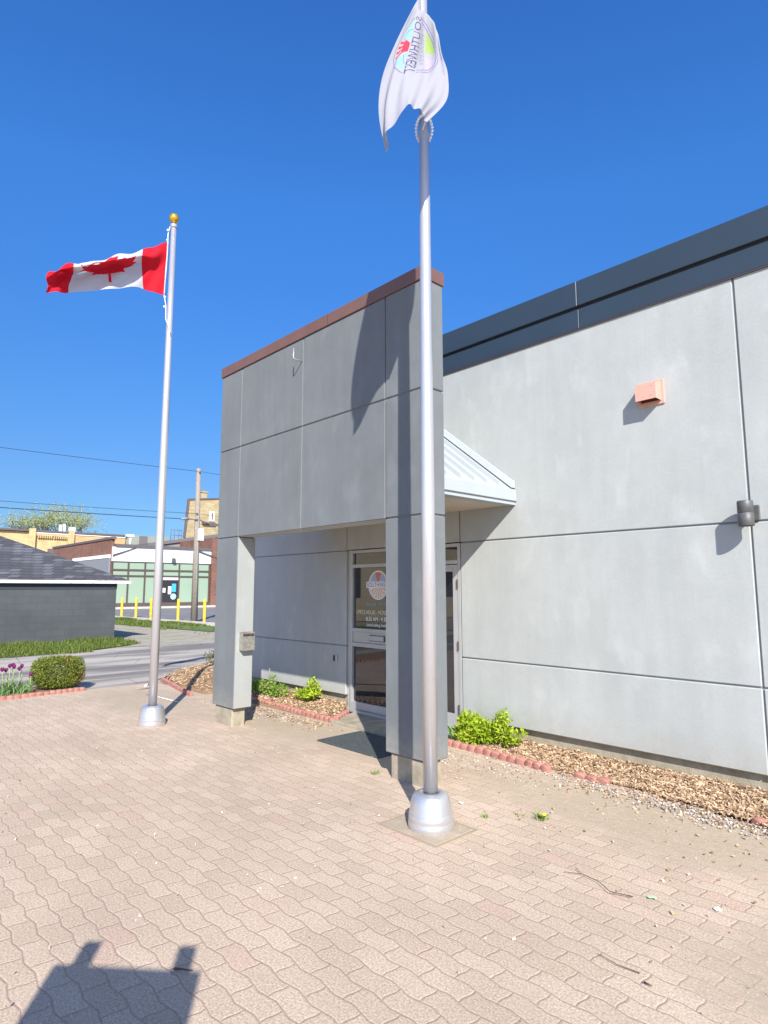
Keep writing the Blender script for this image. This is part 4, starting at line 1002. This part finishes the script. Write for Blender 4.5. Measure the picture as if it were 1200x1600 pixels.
# ================= GARAGE =================
ga = empty('garage', (-23, -3, 0), 'low dark grey painted block garage with hipped shingle roof across the road', 'garage')
GX, GY = -20.72, 1.09
m = MB(); m.box(GX-6.5, GX, -9, GY, -.05, 1.835); m.build('wall', M['block_grey'], ga)
m = MB(); m.box(GX-6.51, GX+.012, -9.01, GY+.012, 1.62, 1.80); m.build('frieze_board', simple('dark_frieze', (.035, .04, .05), .7), ga)
oh = .42; ez = 1.895
ex0, ex1, ey0, ey1 = GX-6.5-oh, GX+oh*.35, -9-oh, GY+.40
m = MB(); apex = (3.2+.35); cx_ = (ex0+ex1)/2; hr = (ex1-ex0)/2; rz_ = ez+hr*.47
ry1 = ey1-hr; ry0 = ey0+hr
m.add([(ex1, ey0, ez), (ex1, ey1, ez), (ex0, ey1, ez), (ex0, ey0, ez), (cx_, ry1, rz_), (cx_, ry0, rz_)], [(0, 1, 4, 5), (1, 2, 4), (2, 3, 5, 4), (3, 0, 5), (0, 3, 2, 1)])
m.build('roof', M['shingle'], ga)
m = MB()
m.box(ex1-.03, ex1+.004, ey0, ey1, ez-.095, ez-.004); m.box(ex0, ex1-.031, ey1-.03, ey1+.004, ez-.095, ez-.004); m.box(ex0+.02, ex1-.031, ey0+.02, ey1-.031, ez-.09, ez-.07)
m.build('eave_board', M['peeling_white'], ga)

# ================= FAR BUILDINGS =================
gb_ = empty('shop_building', (-55, 18, 0), 'low shop with brown brick ends, white band and pale green glazing beyond the parking lot', 'building')
FX = -55.0
m = MB()
m.box(-72, FX, 12.885, 13.15, 0, 5.95); m.box(-72, FX+.15, 22.3, 23.3, 0, 6.6)
m.box(-71.9, FX-.1, 13.16, 22.29, 0, 5.2)
m.build('brick_wall', M['brick_brown'], gb_)
m = MB(); m.box(-64.8, -55.05, 12.70, 12.875, 4.33, 4.62); m.build('trim_band', M['white_panel'], gb_)
MB().box(-64.8, -55.05, 12.74, 12.88, 0, 4.325).build('side_panel', simple('side_grey', (.20, .21, .23), .8), gb_)
m = MB(); m.box(-72.2, FX+.2, 12.80, 13.2, 5.955, 6.15); m.box(FX-16, FX+.2, 13.21, 22.28, 5.31, 5.56); m.build('coping', M['coping'], gb_)
m = MB(); m.box(FX-.09, FX+.08, 12.96, 22.25, 4.07, 5.305); m.build('white_band', M['white_panel'], gb_)
m = MB(); m.box(FX-.09, FX-.01, 12.96, 22.2, .45, 4.0); m.build('green_glazing', M['green_glass'], gb_)
m = MB()
for z0, z1 in ((4.0, 4.068), (3.25, 3.40), (2.74, 2.88), (.12, .45)): m.box(FX-.08, FX+.06, 12.97, 22.25, z0, z1)
for y in (13.0, 14.42, 15.9, 17.5, 19.1, 20.66, 22.12): m.box(FX-.07, FX+.07, y-.06, y+.06, .46 if y not in (17.5, 19.1) else .12, 3.99)
m.build('window_frame', M['brown_frame'], gb_)
m = MB(); m.add([(FX+.1, 13.0, 4.45), (FX+.1, 15.0, 5.25), (FX+.1, 15.0, 5.33), (FX+.1, 13.0, 4.62), (FX+.16, 13.0, 4.45), (FX+.16, 15.0, 5.25), (FX+.16, 15.0, 5.33), (FX+.16, 13.0, 4.62)], [(0,1,2,3),(4,7,6,5),(0,4,5,1),(1,5,6,2),(2,6,7,3),(3,7,4,0)])  # slanted brown strips near both ends of the white band
m.build('diagonal_strip', M['brown_frame'], gb_); m = MB()
m.add([(FX+.1, 20.6, 5.25), (FX+.1, 23.3, 4.42), (FX+.1, 23.3, 4.55), (FX+.1, 20.6, 5.38), (FX+.2, 20.6, 5.25), (FX+.2, 23.3, 4.42), (FX+.2, 23.3, 4.55), (FX+.2, 20.6, 5.38)], [(0,1,2,3),(4,7,6,5),(0,4,5,1),(1,5,6,2),(2,6,7,3),(3,7,4,0)])
m.build('diagonal_strip', M['brown_frame'], gb_)
m = MB(); m.box(FX-.0, FX+.03, 17.57, 19.03, .13, 2.45); dd = m.build('door', M['black'], gb_)
m = MB(); m.box(FX+.031, FX+.04, 18.45, 18.85, 1.4, 2.15); m.build('poster', M['blue_sign'], dd)
m = MB(); m.box(FX+.031, FX+.04, 18.1, 18.4, 1.2, 1.9); m.build('poster', M['white_panel'], dd); m = MB().box(FX+.031, FX+.04, 17.6, 17.85, 1.35, 1.75); m.build('poster', M['white_panel'], dd); m = MB(); m.box(FX+.031, FX+.04, 18.1, 18.6, .35, .45); m.build('poster', M['white_panel'], dd)
m = MB(); m.add([(FX+.04, 18.62+.27*math.cos(2*PI*i/16), .98+.27*math.sin(2*PI*i/16)) for i in range(16)], [tuple(range(16))]); m.build('poster', M['cyan_sign'], dd)
MB().box(FX-.02, FX+.03, 17.57, 19.03, 2.50, 2.70).build('transom', M['white_panel'], gb_)
m = MB(); m.box(FX+.08, FX+.35, 18.30, 18.58, 4.12, 4.48); m.build('flood_light', M['dark_grey_metal'], gb_)
m = MB(); m.tube([(FX-.6, 14.7, 5.5), (FX-.6, 14.7, 6.4)], .10, 8); m.box(FX-.85, FX-.4, 14.35, 14.95, 6.3, 6.5); m.build('vent_pipe', M['white_panel'], gb_)
# dark sloped roof block behind
rb = empty('hall_building', (-66, 24, 0), 'building with dark sloping roof edge rising behind the shop', 'building')
m = MB(); m.add([(-62, 19.0, 0), (-62, 28, 0), (-62, 28, 7.3), (-62, 26.6, 7.25), (-62, 19.0, 5.9), (-72, 19.0, 0), (-72, 28, 0), (-72, 28, 7.3), (-72, 26.6, 7.25), (-72, 19.0, 5.9)], [(0,1,2,3,4),(5,9,8,7,6),(0,5,6,1),(1,6,7,2),(2,7,8,3),(3,8,9,4),(4,9,5,0)]); m.build('wall', simple('dull_cladding', (.24, .23, .22), .8), rb)
m = MB(); m.add([(-61.8, 18.9, 5.95), (-61.8, 26.6, 7.32), (-61.8, 28.1, 7.4), (-61.8, 28.1, 7.75), (-61.8, 26.6, 7.68), (-61.8, 18.9, 6.3), (-72.2, 18.9, 5.95), (-72.2, 26.6, 7.32), (-72.2, 28.1, 7.4), (-72.2, 28.1, 7.75), (-72.2, 26.6, 7.68), (-72.2, 18.9, 6.3)], [(0,1,4,5),(1,2,3,4),(6,11,10,7),(7,10,9,8),(5,4,10,11),(4,3,9,10),(0,6,7,1),(1,7,8,2),(0,5,11,6),(2,8,9,3)]); m.build('roof', M['slate'], rb)
m = MB()
for y in (21.42, 21.8, 22.3, 22.62): m.tube([(-62.3, y, 6.4), (-62.3, y, 7.9)], .035, 6)
for z in (7.85, 7.3): m.tube([(-62.3, 21.42, z), (-62.3, 22.62, z)], .03, 6)
m.build('railing', M['coping'], rb)
# tan brick tall building
tbq = empty('warehouse', (-80, 33, 0), 'tall tan brick building with tapering gable and chimney behind the utility pole', 'building')
m = MB(); P_ = [(27.5, 0), (36.5, 0), (36.5, 13.9), (34.5, 13.75), (29.3, 13.1), (28.8, 8.2), (27.5, 8.0)]
m.add([(-75, y, z) for y, z in P_]+[(-88, y+7.2, z) for y, z in P_], [(0,1,2,3,4,5,6), tuple(range(13, 6, -1))]+[(i, (i+1) % 7, 7+(i+1) % 7, 7+i) for i in range(7)]); m.build('wall', M['tan_brick'], tbq)
m = MB(); m.add([(-74.9, 29.15, 13.1), (-74.9, 34.5, 13.75), (-74.9, 36.6, 13.9), (-74.9, 36.6, 14.1), (-74.9, 34.5, 13.95), (-74.9, 29.1, 13.3), (-88.1, 36.4, 13.1), (-88.1, 41.0, 13.75), (-88.1, 43.6, 13.9), (-88.1, 43.6, 14.1), (-88.1, 41.0, 13.95), (-88.1, 36.4, 13.3)], [(0,1,4,5),(1,2,3,4),(6,11,10,7),(7,10,9,8),(5,4,10,11),(4,3,9,10),(0,6,7,1),(1,7,8,2),(0,5,11,6),(2,8,9,3)])
m.add([(-74.88, 29.0, 8.2), (-74.88, 28.75, 8.2), (-74.88, 29.15, 13.2), (-74.88, 29.4, 13.1), (-75.1, 29.0, 8.2), (-75.1, 28.75, 8.2), (-75.1, 29.15, 13.2), (-75.1, 29.4, 13.1)], [(0,1,2,3),(4,7,6,5),(0,4,5,1),(1,5,6,2),(2,6,7,3),(3,7,4,0)])
m.build('roof_edge', M['coping'], tbq)
m = MB(); m.box(-76.2, -75.2, 31.1, 31.95, 13.3, 14.35); m.box(-76.3, -75.1, 31.0, 32.05, 14.36, 14.55); m.build('chimney', M['tan_brick'], tbq)
m = MB(); m.box(-74.98, -74.85, 32.25, 32.95, 10.6, 11.9, 0); m.box(-74.84, -74.82, 32.5, 32.7, 10.8, 11.7, 1); m.box(-74.98, -74.6, 31.2, 33.0, 10.15, 10.4, 1); m.build('window', [M['white_panel'], M['coping']], tbq)
# yellow brick building with corbels
yb = empty('brick_block', (-96, 20, 0), 'old yellow brick block with corbelled cornice seen over the garage roof', 'building')
m = MB(); m.box(-104, -90, 11, 27.0, 0, 9.1, 0)
m.box(-89.98, -89.8, 20.3, 27.0, 7.5, 9.1, 1)
for y in (14.62, 19.35): m.box(-89.99, -89.55, y, y+.75, 6.8, 9.55, 0)
for k in range(2):
    for i in range(7):
        y = 15.7+k*1.9+i*.26; m.box(-89.99, -89.7, y, y+.13, 8.35, 8.65, 0)
m.box(-89.99, -89.75, 15.4, 19.34, 8.66, 8.95, 0)
m.build('wall', [M['yellow_brick'], M['orange_brick']], yb)
m = MB(); m.box(-104.2, -89.6, 11, 27.1, 9.15, 9.4); m.build('coping', M['coping'], yb)
m = MB(); m.box(-89.9, -89.7, 15.4, 27.0, 8.97, 9.12); m.build('trim', M['white_panel'], yb)
m = MB(); m.box(-91.5, -91.1, 18.6, 18.9, 9.4, 10.4); m.box(-91.5, -91.1, 19.1, 19.35, 9.4, 10.5); m.box(-91, -90.4, 19.7, 20.4, 9.4, 10.1); m.build('vent_pipe', M['white_panel'], yb)
m = MB(); m.box(-89.99, -89.8, 17.0, 19.0, 6.0, 7.0); m.build('arch_window', M['coping'], yb)
gy_ = empty('metal_shed', (-97, 30, 0), 'pale grey-green clad block rising between the brick block and the flagpole', 'building')
m = MB(); m.box(-103, -89.9, 27.15, 33.5, 0, 9.45, 0); m.box(-89.89, -89.85, 29.0, 30.2, 0, 9.4, 1); m.build('wall', [M['grey_clad'], M['slate']], gy_)

# tree beyond
tr = empty('spring_tree', (-112, 24.0, 0), 'round tree in thin spring leaf rising behind the yellow brick block', 'tree')
m = MB(); tips = []
def branch(p, d, L, r, lv):
    q = p+d*L; m.tube([p, (p+q)/2+Vector((random.gauss(0, .04*L), random.gauss(0, .04*L), 0)), q], [r, r*.8, r*.6], 6)
    if lv == 0: tips.append(q); return
    for k in range(4 if lv > 1 else 3):
        nd = (d*.7+Vector((random.gauss(0, .55), random.gauss(0, .6), random.uniform(.0, .6)))).normalized(); branch(q, nd, L*random.uniform(.6, .8), r*.55, lv-1)
branch(Vector((-112, 24.0, 0)), Vector((0, 0, 1)), 5.6, .35, 4)
m.build('trunk', M['bark'], tr)
m = MB()
for tt in tips:
    for k in range(10):
        c0 = tt+Vector((random.gauss(0, .75), random.gauss(0, .9), random.gauss(0, .55)))
        leafcloud(m, 5, lambda: (c0+Vector((random.gauss(0, .12), random.gauss(0, .12), random.gauss(0, .12))), Vector((0, 0, .3))), .12, .28, 0, .6)
m.build('crown', M['leaf_spring'], tr)

# ================= BOLLARDS, UTILITY POLE, WIRES =================
proto = empty('bollard', (0, 0, 0), 'x', 'bollard', 'yellow bollards along the parking kerb')
m = MB(); m.lathe((0, 0, 0), [(.070, -.03), (.070, 1.06), (.062, 1.10), (.038, 1.125), (.001, 1.13)], 18); m.build('post', M['yellow'], proto)
bl = [((-37.0, 7.35), 'yellow bollard half hidden by the garage corner'), ((-36.8, 8.1), 'yellow bollard between the garage corner and the left flagpole'), ((-34.9, 8.2), 'yellow bollard partly hidden by the left flagpole'), ((-31.1, 8.05), 'yellow bollard in front of the shop door, left of the utility pole'), ((-28.3, 8.1), 'yellow bollard right of the utility pole')]
for i, ((x, y), l) in enumerate(bl):
    o = proto if i == 0 else copy_tree(proto); o.location = (x, y, 0); o['label'] = l
up = empty('utility_pole', (-29.17, 8.0, 0), 'weathered wooden utility pole with lamp arm and white box beyond the road', 'utility pole')
m = MB(); m.tube([(-29.17, 8.0, -.1), (-29.17, 7.98, 4), (-29.17, 7.95, 7.75)], [.17, .14, .11], 12); m.build('pole', M['pole_wood'], up)
m = MB(); m.box(-29.0, -28.86, 7.95, 8.2, 4.06, 4.65); m.build('meter_box', M['white_panel'], up)
m = MB(); m.tube([(-29.1, 7.9, 5.08), (-29.1, 7.6, 5.14), (-29.1, 7.45, 5.14)], .03, 6); m.lathe((0, 0, 0), [(.001, 0)]) if False else None
m.tube([(-29.1, 7.5, 5.13), (-29.1, 7.3, 5.12), (-29.1, 7.06, 5.08)], [.06, .085, .04], 8); m.build('lamp_head', simple('lamp_grey', (.20, .21, .24), .5), up)
for z, y in ((7.57, 7.95), (5.42, 7.9), (5.12, 7.9)): MB().lathe((-29.05, y, z), [(.02, -.08), (.05, -.06), (.035, -.02), (.05, .02), (.02, .05)], 10).build('insulator', M['dark_grey_metal'], up)
m = MB(); m.tube([(-29.1, 8.1, 5.1), (-29.1, 8.6, 4.95), (-29.1, 9.3, 4.95)], .04, 6); m.box(-29.16, -29.04, 8.6, 9.25, 4.85, 4.95); m.build('bracket', M['coping'], up)
m = MB(); m.tube([(-29.0, 7.97, 0), (-29.0, 7.97, 4.0)], .02, 6); m.build('conduit', M['grey_clad'], up)
def wire(p, q, sag, r, label):
    n = 24; m = MB(); p = Vector(p); q = Vector(q)
    m.tube([p+(q-p)*(i/n)-Vector((0, 0, sag*4*(i/n)*(1-i/n))) for i in range(n+1)], r, 5)
    tag(m.build('overhead_wire', M['cable']), label, 'wire', 'overhead wires from the utility pole')
wire((-29.1, 7.95, 7.6), (-29.1, -30, 7.9), .30, .012, 'highest overhead wire, running from the top of the utility pole to the left')
wire((-29.1, 7.95, 7.6), (-29.3, 45, 7.8), .25, .012, 'overhead wire leaving the top of the utility pole to the right')
wire((-29.1, 7.9, 5.42), (-29.1, -30, 5.75), .38, .011, 'thinner of the two lower overhead wires, just above the thick one')
wire((-29.1, 7.9, 5.12), (-29.1, -30, 5.4), .32, .018, 'thick dark lowest overhead wire crossing above the garage roof')
wire((-29.1, 7.95, 5.42), (-29.3, 45, 5.3), .3, .011, 'lower overhead wire leaving the utility pole to the right')

# ================= things the glazing mirrors (outside the frame) =================
rb2 = empty('street_building', (-20, -20, 0), 'tan stucco street building mirrored in the glazing of the entrance', 'building')
m = MB(); m.box(-40, -24, -38, -13, 0, 6.5, 0); m.build('wall', simple('tan_stucco', (.42, .36, .25), .9, 0, .1, 1), rb2)
m = MB(); m.box(-40.2, -23.8, -38.2, -12.8, 6.5, 6.8); m.build('coping', M['coping'], rb2)
for i in range(6):
    for z in (1.2, 4.0): MB().box(-23.995, -23.95, -36+i*3.9, -34.3+i*3.9, z, z+1.6).build('window', M['black'], rb2)
